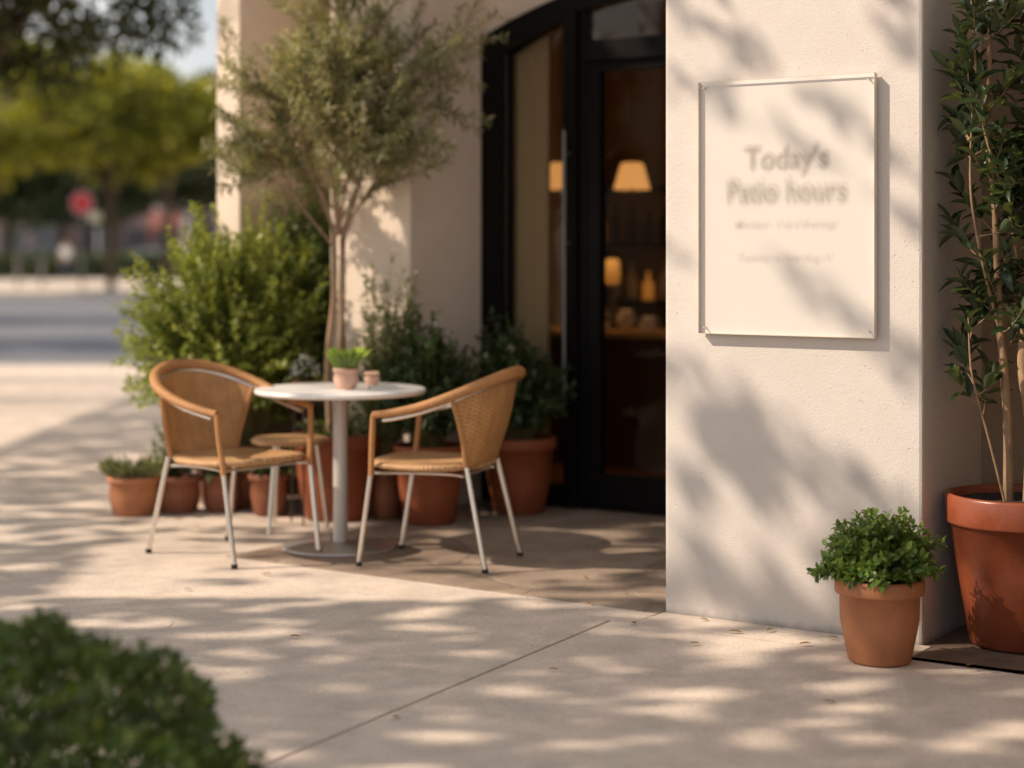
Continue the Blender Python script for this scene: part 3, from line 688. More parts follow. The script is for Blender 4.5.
# ------------------------------------------------------------------ CHAIRS
def make_chair(name, label):
    r = empty(name, (0, 0, 0), 0, label, "chair", "rattan cafe armchairs at the table")
    # seat: rounded, slightly dished woven pad
    mb = MB(); n = 48; vs = []; fs = []
    def rim(a, k=1.0):
        c, s = math.cos(a), math.sin(a); e = 2/3.2
        x = .245*math.copysign(abs(c)**e, c); y = (.255 if x > 0 else .255-.075*(x/-.245)**2)*math.copysign(abs(s)**e, s)
        return x*k+.022, y*k
    rings = [(0.0, .448), (.35, .447), (.7, .448), (.92, .455), (1.0, .452), (1.03, .441), (1.0, .428), (.9, .424), (0.0, .424)]
    for k, z in rings:
        for i in range(n):
            x, y = rim(2*math.pi*i/n, k); vs.append((x, y, z + (.006*(x/.23)**2 if k < 1 else .006*(x/.23)**2)))
    for j in range(len(rings)-1):
        for i in range(n): fs.append((j*n+i, (j+1)*n+i, (j+1)*n+(i+1) % n, j*n+(i+1) % n))
    vs = vs; mb.add(vs, [f[::-1] for f in fs], True); mb.build("seat", M["rattan_seat"], r)
    arm = [(.205, .262, .668), (.12, .272, .680), (-.02, .283, .712), (-.16, .268, .762), (-.27, .195, .812), (-.330, .085, .842)]
    pts = arm + [(-.342, 0, .848)] + [(x, -y, z) for x, y, z in arm[::-1]]
    rail = smooth_path(pts, 6)
    nr = len(rail)
    rr = [.0155 + .0115*math.sin(math.pi*i/(nr-1))**1.5 for i in range(nr)]
    mb = MB(); mb.tube(rail, rr, 12); mb.build("arm_rail", M["rattan_rail"], r)
    def below(p):
        c = Vector((0.02, 0, p.z)); d = (c-p); d.z = 0; d.normalize(); return p + d*.016 + Vector((0, 0, -.027))
    mr = [below(p) for p in rail]
    mb = MB(); mb.tube(mr[3:-3], .0095, 10); mb.build("frame_rail", M["alu"], r)
    # backrest panel
    top = [p for p in mr if p.x < -.135]
    mb = MB(); vs = []; fs = []; m_r = 14; k = len(top)
    for j in range(m_r+1):
        f = j/m_r
        for i, p in enumerate(top):
            u = -1+2*i/(k-1); u = -u
            b = Vector((-.185-.030*(1-u*u), .205*u*(1-.12*u*u), .440)); q = b.lerp(p + Vector((0, 0, .004)), f)
            q.x -= .018*math.sin(math.pi*f)*(1-.5*u*u); vs.append(q)
    for j in range(m_r):
        for i in range(k-1): fs.append((j*k+i, j*k+i+1, (j+1)*k+i+1, (j+1)*k+i))
    mb.add(vs, fs, True); o = mb.build("backrest", M["rattan_back"], r)
    so = o.modifiers.new("solid", "SOLIDIFY"); so.thickness = .009; so.offset = 0
    for sgn in (0, k-1):
        mb = MB(); mb.tube([vs[j*k+sgn] for j in range(m_r+1)], .0125, 10); mb.build("back_post", M["rattan_rail"], r)
    for sy in (1, -1):
        fr_top = Vector((.205, .262*sy, .668)); fr_seat = Vector((.222, .243*sy, .43))
        mb = MB(); mb.tube([fr_seat + Vector((0.002, 0, -.03)), fr_seat, fr_seat.lerp(fr_top, .5) + Vector((.0, .004*sy, 0)), fr_top], .0128, 10); mb.build("arm_post", M["rattan_rail"], r)
        lg = MB(); foot = Vector((.283, .236*sy, .014)); lg.tube([fr_seat + Vector((.002, 0, -.02)), foot], .0112, 12); lo = lg.build("leg", M["alu"], r)
        ft = MB(); ft.tube([(foot.x, foot.y, 0.0), (foot.x, foot.y, .02)], .0135, 12); ft.build("rubber_foot", M["rubber"], lo)
        lg = MB(); tp = Vector((-.19, .19*sy, .445)); foot = Vector((-.283, .222*sy, .014)); lg.tube([tp, foot], .0112, 12); lo = lg.build("leg", M["alu"], r)
        ft = MB(); ft.tube([(foot.x, foot.y, 0.0), (foot.x, foot.y, .02)], .0135, 12); ft.build("rubber_foot", M["rubber"], lo)
    mb = MB(); mb.tube(smooth_path([(.21, .24, .412), (.10, .17, .408), (-.08, .15, .408), (-.176, .185, .405)], 5), .0075, 8)
    mb.tube(smooth_path([(.21, -.24, .412), (.10, -.17, .408), (-.08, -.15, .408), (-.176, -.185, .405)], 5), .0075, 8)
    mb.tube([(.17, -.21, .410), (.17, .21, .410)], .0075, 8); mb.tube([(-.16, -.18, .406), (-.16, .18, .406)], .0075, 8)
    mb.build("under_frame", M["alu"], r)
    return r
ch = make_chair("rattan_armchair", "tan rattan armchair left of the table, its woven seat and inner back facing the viewer")
ch.scale = (1.08, 1.06, 1.0)
ch.location = (-1.275, 8.205, 0.001); ch.rotation_euler.z = math.atan2(-.65, .76)
c2 = copy_tree(ch); c2["label"] = "tan rattan armchair right of the table, turned away with its woven back toward the doorway"
c2.scale = (1.03, 1.03, 1.0)
c2.location = (-.315, 8.01, 0.001); c2.rotation_euler.z = math.atan2(.33, -.945)

st = empty("rattan_stool", (-1.10, 8.93, 0.001), .5, "low backless rattan stool half hidden behind the left armchair and the table", "stool")
mb = MB(); mb.lathe([(0, .455), (.15, .455), (.185, .452), (.195, .442), (.185, .428), (0, .426)], n=40); mb.build("seat", M["rattan_seat"], st)
for k in range(3):
    a = -.45+k*2.0944; c, s = math.cos(a), math.sin(a)
    mb = MB(); mb.tube([(c*.13, s*.13, .43), (c*.185, s*.185, 0)], .010, 10); mb.build("leg", M["alu"], st)

# ------------------------------------------------------------------ PLANTS
# olive tree
random.seed(21)
ol = potted("potted_olive_tree", -.90, 9.30, .235, .165, .44, "slender multi stemmed olive tree in a large terracotta pot behind the table", "tree", "terra", rim=.07)
paths = []; mb = MB()
def branch(p, d, ln, rad, lvl, maxl, up=.10, droop=0.0, gen=None, nchild=(4, 6), wob=.22, ang=(.45, .95)):
    pts = [Vector(p)]; d = Vector(d).normalized(); n = 6
    for i in range(n):
        d = (d + Vector((random.gauss(0, wob*.35), random.gauss(0, wob*.35), random.gauss(0, wob*.2) + up*.3 - droop*.3*i/n))).normalized()
        pts.append(pts[-1] + d*ln/n)
    mb.tube(smooth_path(pts, 2), [rad*(1-.6*i/12) for i in range(13)], 7 if lvl < 2 else 4, False)
    if lvl >= maxl: paths.append(pts); return
    for k in range(random.randint(*nchild)):
        f = random.uniform(.35, 1.0); i = min(n-1, int(f*n)); q = pts[i].lerp(pts[i+1], f*n-i)
        a = random.random()*6.283; tg = (pts[i+1]-pts[i]).normalized(); o = tg.orthogonal().normalized(); b = tg.cross(o)
        out = o*math.cos(a) + b*math.sin(a); th = random.uniform(*ang)
        branch(q, tg*math.cos(th)+out*math.sin(th), ln*random.uniform(.5, .72), rad*.52, lvl+1, maxl, up, droop, gen, nchild, wob, ang)
    if lvl >= maxl-1: paths.append(pts[2:])
stems = [(-.03, 0, .0), (.03, .01, .0)]
t1 = smooth_path([(-.035, 0, .40), (-.05, -.01, .8), (-.02, .0, 1.15), (-.02, 0, 1.50)], 5)
t2 = smooth_path([(.035, .01, .40), (.03, .02, .75), (.02, -.02, 1.1), (.03, 0, 1.50)], 5)
t3 = smooth_path([(.0, -.03, .40), (.01, -.03, .8), (.03, -.03, 1.2), (.02, -.02, 1.45)], 5)
mb.tube(t1, [.020-.007*i/15 for i in range(16)], 10); mb.tube(t2, [.020-.007*i/15 for i in range(16)], 10); mb.tube(t3, [.016-.006*i/15 for i in range(16)], 10)
lead = smooth_path([(0, 0, 1.46), (.0, -.02, 1.8), (.03, 0, 2.2), (.0, 0, 2.6), (.02, 0, 3.0)], 5)
mb.tube(lead, [.017-.012*i/20 for i in range(21)], 8, False)
for k in range(20):
    q = lead[max(0, k-2)]; a = k*2.4; ln = .62-.018*k
    branch(q, (math.cos(a)*.75, math.sin(a)*.65, 1.0), ln, .007, 1, 2, up=.06, droop=.10, nchild=(6, 8), ang=(.4, 1.0))
for p, d, ln, rr in [((-.02, 0, 1.48), (-.26, -.05, 1), .80, .011), ((.03, 0, 1.48), (.28, .0, 1), .80, .011),
                     ((-.02, 0, 1.40), (-.62, -.15, .9), .55, .008), ((.02, 0, 1.42), (.60, -.2, .9), .52, .008), ((0, 0, 1.48), (.12, -.3, 1), .75, .009), ((0, 0, 1.46), (-.15, .3, 1), .75, .009)]:
    branch(p, d, ln, rr, 0, 2, up=.06, droop=.10, nchild=(6, 8), ang=(.4, .95))
mb.build("stem", M["bark_olive"], ol)
leafy("foliage", paths, .056, .0135, .0, ol, M["lf_olive"], T_OVAL, .23, up=.25, spread=.85, offset=ol.location)
bush(ol, .40, .20, .20, .16, 50, .03, M["lf_mid"], seedv=90, name="underplanting", spacing=.02)

# large light green shrub
sp = potted("potted_shrub", -1.50, 9.78, .24, .18, .34, "large bushy lime green shrub behind the left chair by the building corner", "shrub", "terra_dark", rim=.05)
bush(sp, .32, .58, .46, 1.24, 950, .036, M["lf_lime"], T_OVAL, .62, .019, .42, .003, seedv=4, zc=.42, rough=.15, cx=-.03)
# dark shrub in the niche
p_ = W(-6.52, 7.80)
sp = potted("potted_shrub", p_.x, p_.y, .20, .15, .34, "tall dark green shrub in the niche between the two rear pillars", "shrub", "terra_dark", rim=.05)
bush(sp, .32, .36, .36, 1.45, 380, .050, M["lf_mid"], T_OVAL, .55, .026, .35, .004, seedv=9, zc=.5, cull=True)
# loose pale plant beside the olive
sp = potted("potted_plant", -.640, 9.27, .078, .06, .26, "loose pale leaved plant standing in front of the lit pillar right of the olive trunk", "potted plant", "terra_dark", rim=.03)
bush(sp, .24, .21, .16, 1.12, 120, .044, M["lf_pale"], T_OVAL, .45, .028, .35, .003, seedv=12, zc=.45)
bush(sp, .24, .20, .17, .85, 70, .036, M["lf_mid"], T_OVAL, .45, .026, .35, .003, seedv=14, zc=.45, name="foliage")
# two dark shrubs in big pots
sp = potted("potted_shrub", -.417, 9.13, .185, .125, .40, "dark leafy shrub in the terracotta pot right behind the right armchair", "shrub", "terra", rim=.06)
bush(sp, .38, .29, .26, .60, 300, .052, M["lf_dark"], T_OVAL, .55, .026, .35, .004, seedv=17, zc=.32)
sp = potted("potted_shrub", px(519, 9.50), 9.50, .200, .13, .40, "dark leafy shrub in the terracotta pot nearest the storefront window", "shrub", "terra", rim=.06)
bush(sp, .38, .30, .25, .60, 330, .052, M["lf_dark"], T_OVAL, .55, .026, .35, .004, seedv=23, zc=.34, cx=-.04)
# low row of pots on the left
low = [(134, 9.43, .140, .105, .205, "lowest leftmost terracotta bowl of pale grasses behind the left chair", "lf_pale", .16, .16, 60),
       (178, 9.52, .125, .10, .195, "second small terracotta pot from the left, trailing green plant behind the left chair", "lf_mid", .17, .30, 90),
       (222, 9.55, .108, .085, .20, "third small terracotta pot from the left, behind the left chair's rear legs", "lf_mid", .15, .16, 80),
       (269, 9.40, .108, .075, .22, "fourth small terracotta pot from the left, under the stool", "lf_mid", .16, .17, 80)]
for i, (X_, Y_, rt, rb, h_, lb, lm, rx, hh_, nt) in enumerate(low):
    sp = potted("potted_plant", px(X_, Y_), Y_, rt, rb, h_, lb, "potted plant", "terra_dark" if i else "terra_small", rim=.035, group="small pots in a row behind the left chair")
    if i == 0:
        P = []; Dd = []; N = []; L = []
        for k in range(240):
            a = random.random()*6.283; q = rt*.8*math.sqrt(random.random()); tl = random.uniform(.1, 1.0)
            P.append((q*math.cos(a), q*math.sin(a), h_-.03)); Dd.append((math.cos(a)*tl, math.sin(a)*tl, 1)); N.append((-math.cos(a), -math.sin(a), .6)); L.append(random.uniform(.07, .16))
        leaf_mesh("foliage", P, Dd, N, np.array(L), np.array(L)*.07, T_LANCE, M["lf_pale"], sp)
    else:
        bush(sp, h_-.03, rx, rx, hh_, nt, .03, M[lm], T_OVAL, .5, .02, .3, .002, seedv=30+i, zc=.4)
# white flowering plant on a stand
stx, sty = px(306, 9.12), 9.12
# (kept low: stands on its own metal plant stand)
ps = empty("plant_stand", (stx, sty, 0.001), 0, "thin dark metal plant stand behind the left edge of the table", "plant stand")
mb = MB(); mb.lathe([(0, .60), (.085, .60), (.09, .605), (.09, .612), (0, .613)], n=28); mb.build("tray", M["in_dark"], ps)
for k in range(3):
    a = .5+k*2.094; mb = MB(); mb.tube([(.07*math.cos(a), .07*math.sin(a), .60), (.095*math.cos(a), .095*math.sin(a), 0)], .005, 8); mb.build("leg", M["in_dark"], ps)
sp = potted("potted_plant", stx, sty, .068, .05, .11, "small dark pot with white flowers on the plant stand left of the olive trunk", "potted plant", "terra_dark", rim=.02, soil_dz=.012, z=.6145)
bush(sp, .10, .09, .09, .11, 40, .024, M["lf_mid"], T_OVAL, .5, .016, .3, .002, seedv=41, zc=.4)
P = rnd_dirs(110); P[:, 2] = np.abs(P[:, 2]); C_ = P*np.array([.075, .075, .10])+np.array([0, 0, .13])
leaf_mesh("petals", C_, rnd_dirs(110), P, .018, .018, T_OVAL, M["white_petal"], sp)

# boxwood in the small pot by the pillar
sx_, sy_ = px(882, 6.02), 6.06
sp = potted("potted_plant", sx_, sy_, .150, .102, .285, "small round boxwood in an orange terracotta pot at the pillar corner", "potted plant", "terra_small", rim=.055)
bush(sp, .255, .200, .185, .25, 380, .032, M["lf_box"], T_OVAL, .55, .0150, .30, .0028, seedv=51, zc=.30, cull=True, rough=.15)

# big right hand plant: tan stems and oblong glossy leaves
BX, BY = 1.80, 6.33
bp = potted("potted_tree", BX, BY, .270, .185, .53, "tall glossy leaved small tree with tan stems in the big glazed terracotta pot at right", "tree", "terra_big", rim=.105, soil_dz=.03)
random.seed(77); mb = MB(); paths = []
def stem(pts, r0, r1, n=6, lst=None):
    p = smooth_path(pts, n); mb.tube(p, [r0+(r1-r0)*i/(len(p)-1) for i in range(len(p))], 9, False); return p
trunks = [stem([(-.055, .0, .49), (-.06, -.01, .80), (-.085, .0, 1.15), (-.10, 0, 1.5), (-.13, -.03, 1.9), (-.11, 0, 2.5)], .019, .007),
          stem([(.015, -.02, .49), (.02, -.03, .75), (-.01, -.03, 1.0), (.02, -.02, 1.26), (.06, 0, 1.6), (.03, .0, 2.2), (.05, 0, 2.8)], .027, .010),
          stem([(.015, -.02, 1.25), (.12, -.05, 1.42), (.2, -.04, 1.7), (.22, 0, 2.4)], .016, .006),
          stem([(.07, .03, .49), (.13, .02, .9), (.10, .05, 1.4), (.12, 0, 2.0)], .014, .006),
          stem([(-.07, -.02, .49), (-.13, -.03, .72), (-.19, -.03, .95), (-.20, -.02, 1.15)], .005, .003),
          stem([(-.085, .0, 1.10), (-.16, -.05, 1.35), (-.20, -.05, 1.6), (-.19, -.04, 1.9)], .007, .003),
          stem([(-.02, .0, 1.35), (-.08, -.08, 1.55), (-.17, -.08, 1.85), (-.20, -.05, 2.3)], .007, .003)]
for ti, tr in enumerate(trunks):
    L_ = len(tr)
    for k in range([24, 26, 18, 10, 7, 13, 14][ti]):
        lo_ = [.34, .42, .25, .5, .45, .25, .2][ti]
        f = random.uniform(lo_, 1.0); q = tr[min(L_-1, int(f*(L_-1)))]
        a = random.uniform(0, 6.283)
        ln = random.uniform(.08, .26)
        d = Vector((math.cos(a), math.sin(a), random.uniform(.1, 1.3))).normalized()
        if q.x+d.x*ln < -.27: d.x *= .2; d.normalize()
        mid = q + d*ln*.5; tip = q + d*ln + Vector((0, 0, .03))
        pth = smooth_path([q, mid, tip], 3); paths.append(pth)
        mb.tube(pth, [.003-.0016*i/(len(pth)-1) for i in range(len(pth))], 5, False)
    paths.append(tr[int(L_*.82):])
mb.build("stem", M["bark_tan"], bp)
leafy("foliage", paths, .094, .023, .30, bp, M["lf_ficus"], T_LANCE, .37, up=.45, spread=.7, offset=bp.location)

# foreground hedge, lower left
hg = empty("hedge", (-1.32, 3.88, 0), 0, "dark clipped boxwood hedge in the lower left foreground", "hedge")
N_ = 15000; th = RS.uniform(0, 2*math.pi, N_); u_ = RS.uniform(0, 1, N_)
cz = u_; sxy = np.sqrt(1-cz**2); dirs = np.stack([np.cos(th)*sxy, np.sin(th)*sxy, cz], 1)
nz = np.array([noise.noise(Vector((d[0]*4.2, d[1]*4.2, d[2]*4.2+3)))*.12 + noise.noise(Vector((d[0]*13, d[1]*13, d[2]*13)))*.07 for d in dirs])
rad = (1+nz) * (1-RS.exponential(.055, N_))
P = dirs*rad[:, None]*np.array([.84, .70, .565])
dd = dirs*.6 + rnd_dirs(N_)*.7 + np.array([0, 0, .45])
leaf_mesh("foliage", P, dd, dirs+rnd_dirs(N_)*.5, RS.uniform(.024, .042, N_), RS.uniform(.015, .023, N_), T_OVAL, M["lf_hedge"], hg)
mb = MB(); random.seed(3)
for k in range(130):
    d = dirs[random.randrange(N_)]; tip = Vector((d[0]*.84, d[1]*.70, max(.05, d[2]*.60)))*.97
    pth = smooth_path([(random.gauss(0, .12), random.gauss(0, .1), -.01), tip*.55 + Vector((0, 0, .05)), tip], 3)
    mb.tube(pth, [.006-.0045*i/(len(pth)-1) for i in range(len(pth))], 5, False)
mb.build("stem", M["bark_dark"], hg)
# sprigs standing proud
paths = []
for k in range(260):
    d = Vector(dirs[random.randrange(N_)]); b = Vector((d.x*.79, d.y*.66, d.z*.53)); t_ = b + (d*.5+Vector((random.gauss(0, .3), random.gauss(0, .3), .8))).normalized()*random.uniform(.03, .08)
    paths.append([b, b.lerp(t_, .5), t_])
leafy("sprigs", paths, .032, .014, .1, hg, M["lf_hedge"], T_OVAL, .5, cull=False)

# ------------------------------------------------------------------ STREET TREES
def tree_struct(root, trunk_h, r0, clumps, limbs, bark="bark_dark", lean=(0, 0), lr=.42):
    mb = MB(); top = Vector((lean[0], lean[1], trunk_h))
    p = smooth_path([(0, 0, -.05), (lean[0]*.2+.04, lean[1]*.2, trunk_h*.4), top], 6)
    mb.tube(p, [r0*(1.25 if i == 0 else 1)*(1-.4*i/(len(p)-1)) for i in range(len(p))], 12); mb.build("trunk", M[bark], root)
    mb = MB()
    for k in range(limbs):
        c = Vector(clumps[random.randrange(len(clumps))]); b = top.lerp(Vector((lean[0]*.6, lean[1]*.6, trunk_h*.75)), random.random())
        mid = b.lerp(c, .5) + Vector((random.gauss(0, .15), random.gauss(0, .15), .15*(c-b).length))
        pp = smooth_path([b, mid, c], 5); mb.tube(pp, [r0*lr*(1-.85*i/(len(pp)-1)) for i in range(len(pp))], 6, False)
    mb.build("limbs", M[bark], root)

# unseen trees left of the frame, crowns shaped by a wanted sun map
def lit_frac(x, y):
    """wanted share of sun on the ground at x,y (where the crown is open)"""
    s, t = ST(x, y)
    if y > 12.2: return .22
    if y > 9.9: return .97 if -1.7 < x < 2.2 else .5
    if y > 9.0:
        if y < 9.38 and -.2 < x < .95: return .35
        return .96 if -1.9 < x < 2.2 else (.5 if x < 3.0 else .04)
    if x > 1.0 and t > 6.75 and y > 7.6: return .05
    if x > .75 and y > 7.4: return .24
    if -.4 < x < .55 and 7.7 < y < 8.9: return .88
    if y > 8.5: return .38 if x > -1.3 else .6
    if x > .25 and y > 7.3: return .50
    if x > -.15 and y > 7.3: return .66
    if 1.9 < x < 3.5 and y > 6.0: return .84
    if x > 1.9 and y > 6.0: return .80
    if x > .6 and y > 5.9: return .62
    if y < 7.15:
        return .27 if y > 5.2 else .32
    if x < -1.9: return .40
    return .96
def dap(x, y):
    if x > 1.75 and y > 5.9:
        return noise.noise(Vector((x*4.6, y*1.5, 1.7)))*.8 + noise.noise(Vector((x*9.0, y*3.5, 5.2)))*.3
    n1 = noise.noise(Vector((x*4.9, y*6.8, 1.7))); n2 = noise.noise(Vector((x*10.0, y*13.0, 5.2))); n3 = noise.noise(Vector((x*.9, y*1.1, 9.1)))
    v = n1*.62 + n2*.28 + n3*.10
    return v
_s = sorted(dap(random.uniform(-4, 5), random.uniform(2, 12)) for _ in range(6000))
def thr(f): return _s[min(5999, max(0, int((1-f)*6000)))]
def shade_tree(tx, ty, y0, y1, n, seedv, label):
    root = empty("shade_tree", (tx, ty, -.001), 0, label, "tree")
    rs = random.Random(seedv); P = []; cl = []
    while len(P) < n:
        gx, gy = rs.uniform(-3.6, 5.6), rs.uniform(y0, y1)
        if dap(gx, gy) > thr(lit_frac(gx, gy)): continue
        if gx > 1.75 and gy > 5.9 and gy < 7.6 and rs.random() < .86: continue
        # rounded crown top and bottom
        ex = (gx-1.0)/4.8; ey = (gy-(y0+y1)/2)/((y1-y0)/2+.6); q = 1-max(ex*ex*.7, 0)-.25*ey*ey
        h = 5.9 + rs.uniform(-.9, 1.5)*max(.2, q)
        p = Vector((gx, gy, 0)) + SUN*(h/SUN.z); P.append((p.x-tx, p.y-ty, p.z))
        if rs.random() < .004: cl.append((p.x-tx, p.y-ty, p.z))
    P = np.array(P); nn = rnd_dirs(n)*.75 + np.array(SUN)*.7
    dd = rnd_dirs(n)
    L = RS.uniform(.09, .15, n)
    leaf_mesh("crown", P - dd*L[:, None]*.5, dd, nn, L, L*.55, T_SIMPLE, M["lf_street"], root)
    random.seed(seedv); tree_struct(root, 4.2, .15, cl, 22, lr=.13)
    return root
shade_tree(-7.3, 5.2, 2.2, 7.3, 44000, 1, "unseen street tree left of the terrace nearest the viewer, crown shaped to place the dapples")
shade_tree(-8.2, 10.4, 7.3, 12.5, 24000, 2, "unseen street tree left of the terrace farther back, crown shaped to place the dapples")

shade_tree(-10.5, 16.0, 12.2, 21.0, 44000, 3, "unseen street tree left of the pavement beyond the terrace, crown shaped to shade it")

def tree(x, y, zc, rx, ry, rz, n, leaf, mat, label, trunk_h, r0=.2, seedv=1, nc=60, group=None, name="street_tree", trunk_at=None, cr=.30, ymin=None):
    root = empty(name, (x, y, -.05), 0, label, "tree", group); rs = np.random.RandomState(seedv)
    d = rs.normal(size=(nc, 3)); d /= np.linalg.norm(d, axis=1, keepdims=True)
    C = d*(rs.uniform(.35, 1.0, (nc, 1))**.5)*np.array([rx, ry, rz]) + np.array([0, 0, zc])
    tl = trunk_at or (0, 0)
    idx = rs.randint(0, nc, n); g_ = rs.normal(size=(n, 3)); g_ /= np.linalg.norm(g_, axis=1, keepdims=True)
    rr = (rs.uniform(0, 1, (n, 1))**.45)*cr*np.array([rx, ry, rz*.75]); P = C[idx] + g_*rr*rs.uniform(.6, 1.2, (nc, 1))[idx]
    dd = g_*.6 + rs.normal(size=(n, 3))*.6
    leaf_mesh("crown", P, dd, g_+rs.normal(size=(n, 3))*.5+np.array([0, 0, .4]), rs.uniform(.7, 1.2, n)*leaf, rs.uniform(.45, .7, n)*leaf, T_SIMPLE, M[mat], root, smooth=False)
    random.seed(seedv); tree_struct(root, trunk_h, r0, [tuple(c) for c in C], 16, lean=tl)
    return root
# dark crown overhanging the street in the upper left
tree(-5.9, 19.0, 4.95, 2.7, 2.4, 1.9, 32000, .13, "lf_backlit", "dark overhanging tree crown filling the upper left corner across the pavement", 3.4, .16, 3, 110, cr=.22)
# sunlit yellow green street trees beyond
tree(-17.5, 60.0, 6.3, 4.0, 3.2, 2.6, 5500, .36, "lf_yellow", "sunlit yellow green tree leftmost beyond the road", 3.2, .15, 12, 46, group="trees along the far side of the road")
tree(-13.6, 61.0, 5.9, 2.9, 2.8, 1.9, 5000, .34, "lf_yellow", "sunlit yellow green tree rising above the red round sign", 3.6, .16, 13, 46, group="trees along the far side of the road")
tree(-11.9, 62.0, 5.9, 2.2, 2.4, 1.9, 9000, .34, "lf_yellow", "yellow green tree beside the cream building edge across the road", 4.4, .2, 14, 46, group="trees along the far side of the road")
for i, (X_, Y_, zc, rx, rz, lb) in enumerate([(8, 96, 7.2, 6.5, 4.6, "dark evergreen at the far left edge beyond the road"), (62, 92, 6.8, 5.5, 3.8, "dark evergreen behind the red sign"),
                                       (112, 97, 6.6, 4.8, 3.6, "dark evergreen in the middle of the far row"), (205, 92, 6.8, 3.4, 3.2, "dark tall evergreen beside the white panels near the building edge"), (-60, 90, 8, 6, 5, "dark evergreen outermost of the far row")]):
    tree(px(X_, Y_), Y_, zc, rx, rx*.8, rz, 9000, .55, "lf_far", lb, 4.0, .3, 40+i, 50, group="dark trees beyond the far pavement", name="evergreen_tree")
tree(-16.5, 27.5, 7.6, 3.0, 2.4, 1.8, 9000, .2, "lf_street", "leafy tree at the near kerb left of the view", 4.4, .18, 71, 50)
tree(-20.5, 37.0, 9.0, 3.6, 2.2, 2.0, 9000, .22, "lf_street", "tall leafy tree farther along the road left of the view", 5.4, .2, 72, 50)
# low hedge and shrubs across the road
for i, (X_, Y_, w) in enumerate([(20, 84, 3.2), (105, 86, 3.5), (175, 84, 3.0)]):
    hd = empty("far_hedge", (px(X_, Y_), Y_, 0), 0, ["low dark hedge across the road at far left", "low dark hedge across the road behind the white shirted pedestrian", "low dark hedge across the road beside the pale car"][i], "hedge")
    n = 3500; rs = np.random.RandomState(60+i); P = rs.uniform(-1, 1, (n, 3))*np.array([w, .6, .55])+np.array([0, 0, .65]); dd = rs.normal(size=(n, 3))
    leaf_mesh("foliage", P, dd, rs.normal(size=(n, 3))+np.array([0, 0, .6]), rs.uniform(.18, .3, n), rs.uniform(.1, .16, n), T_SIMPLE, M["lf_far"], hd)

# ------------------------------------------------------------------ FAR STREET
def far_building(x0, x1, Y, h, mat, label, rows, cols, extra=None):
    r = empty("far_building", ((x0+x1)/2, Y, 0), 0, label, "building", None); w = (x1-x0)/2
    mb = MB(); mb.box((-w, 0, -.1), (w, 10, h)); mb.build("wall", M[mat], r)
    mb = MB(); mb.box((-w-.2, -.25, h+.01), (w+.2, 10.2, h+.4)); mb.build("roof", M["greyb"], r)
    for i in range(rows):
        for j in range(cols):
            cx = -w + (j+.5)*2*w/cols; z = 4.2+i*3.2
            if z+1.7 > h: continue
            mb = MB(); mb.box((cx-.75, -.07, z-.1), (cx+.75, -.012, z+1.6)); f = mb.build("window", M["whiteb"], r)
            mb = MB(); mb.box((cx-.6, -.1, z+.05), (cx-.04, -.075, z+1.45)); mb.box((cx+.04, -.1, z+.05), (cx+.6, -.075, z+1.45)); mb.build("pane", M["far_glass"], f)
    for j in range(cols):
        cx = -w + (j+.5)*2*w/cols
        mb = MB(); mb.box((cx-w/cols*.8, -.06, .5), (cx+w/cols*.8, -.011, 2.9)); mb.build("shop_window", M["far_glass"], r)
    return r
f1 = far_building(px(-70, 120), px(62, 120), 120, 5.6, "greyb", "low grey shopfront building at far left across the road", 0, 4)
f2 = far_building(px(98, 125), px(150, 125), 125, 6.4, "greyb", "narrow grey building left of the red brick one across the road", 0, 2)
f3 = far_building(px(150, 122), px(182, 122), 122, 8.2, "brick", "red brick building in the gap beside the cream wall", 1, 1)
f4 = far_building(px(184, 124), px(300, 124), 124, 12.5, "greyb", "tall grey building behind the cream wall corner", 2, 3)
aw = MB(); aw.add([(-1.0, -1.3, 3.0), (1.0, -1.3, 3.0), (1.0, -.08, 4.0), (-1.0, -.08, 4.0), (-1.0, -1.3, 2.7), (1.0, -1.3, 2.7)], [(0,1,2,3),(4,5,1,0)]); aw.build("awning", M["brick"], f3)
for X_, y_, w_, h_, mt, nm in [(181, 156, 1.1, 1.1, "pinkb", "pink"), (200, 153, 1.4, .9, "whiteb", "white upper"), (197, 186, 1.7, 1.2, "whiteb", "pale lower")]:
    Yb = 123.0; mb = MB(); mb.box((-w_/2, -.1, -h_/2), (w_/2, 0, h_/2)); mb.box((-.05, .001, -pz(y_, Yb)+.02), (.05, .10, h_/2-.02))
    o = mb.build("hoarding", M[mt]); o.location = (px(X_, Yb), 118.0, pz(y_, Yb)); tag(o, nm + " panel on a pole beside the cream wall across the road", "sign")

# red sign
Ys = 58.9; rs_ = empty("street_sign", (px(82, Ys), Ys, 0.0), .0, "red eight sided road sign on a thin post across the road", "road sign")
zc_ = pz(203, Ys)
mb = MB(); mb.tube([(0, .03, 0), (0, .03, zc_+.4)], .04, 8); mb.build("post", M["post"], rs_)
def octo(r, y0, y1):
    mb = MB(); vs = [(r*math.cos(R(22.5+45*k)), y, zc_+r*math.sin(R(22.5+45*k))) for y in (y0, y1) for k in range(8)]
    mb.add(vs, [tuple(range(8)), tuple(range(15, 7, -1))] + [(k+8, (k+1) % 8+8, (k+1) % 8, k) for k in range(8)]); return mb
octo(.39, -.02, -.012).build("plate", M["whiteb"], rs_); octo(.36, -.03, -.022).build("face", M["redsign"], rs_)
mb = MB(); mb.box((.22, -.012, zc_-.62), (.62, .0, zc_-.30)); mb.build("lower_plate", M["cream_sign"], rs_)
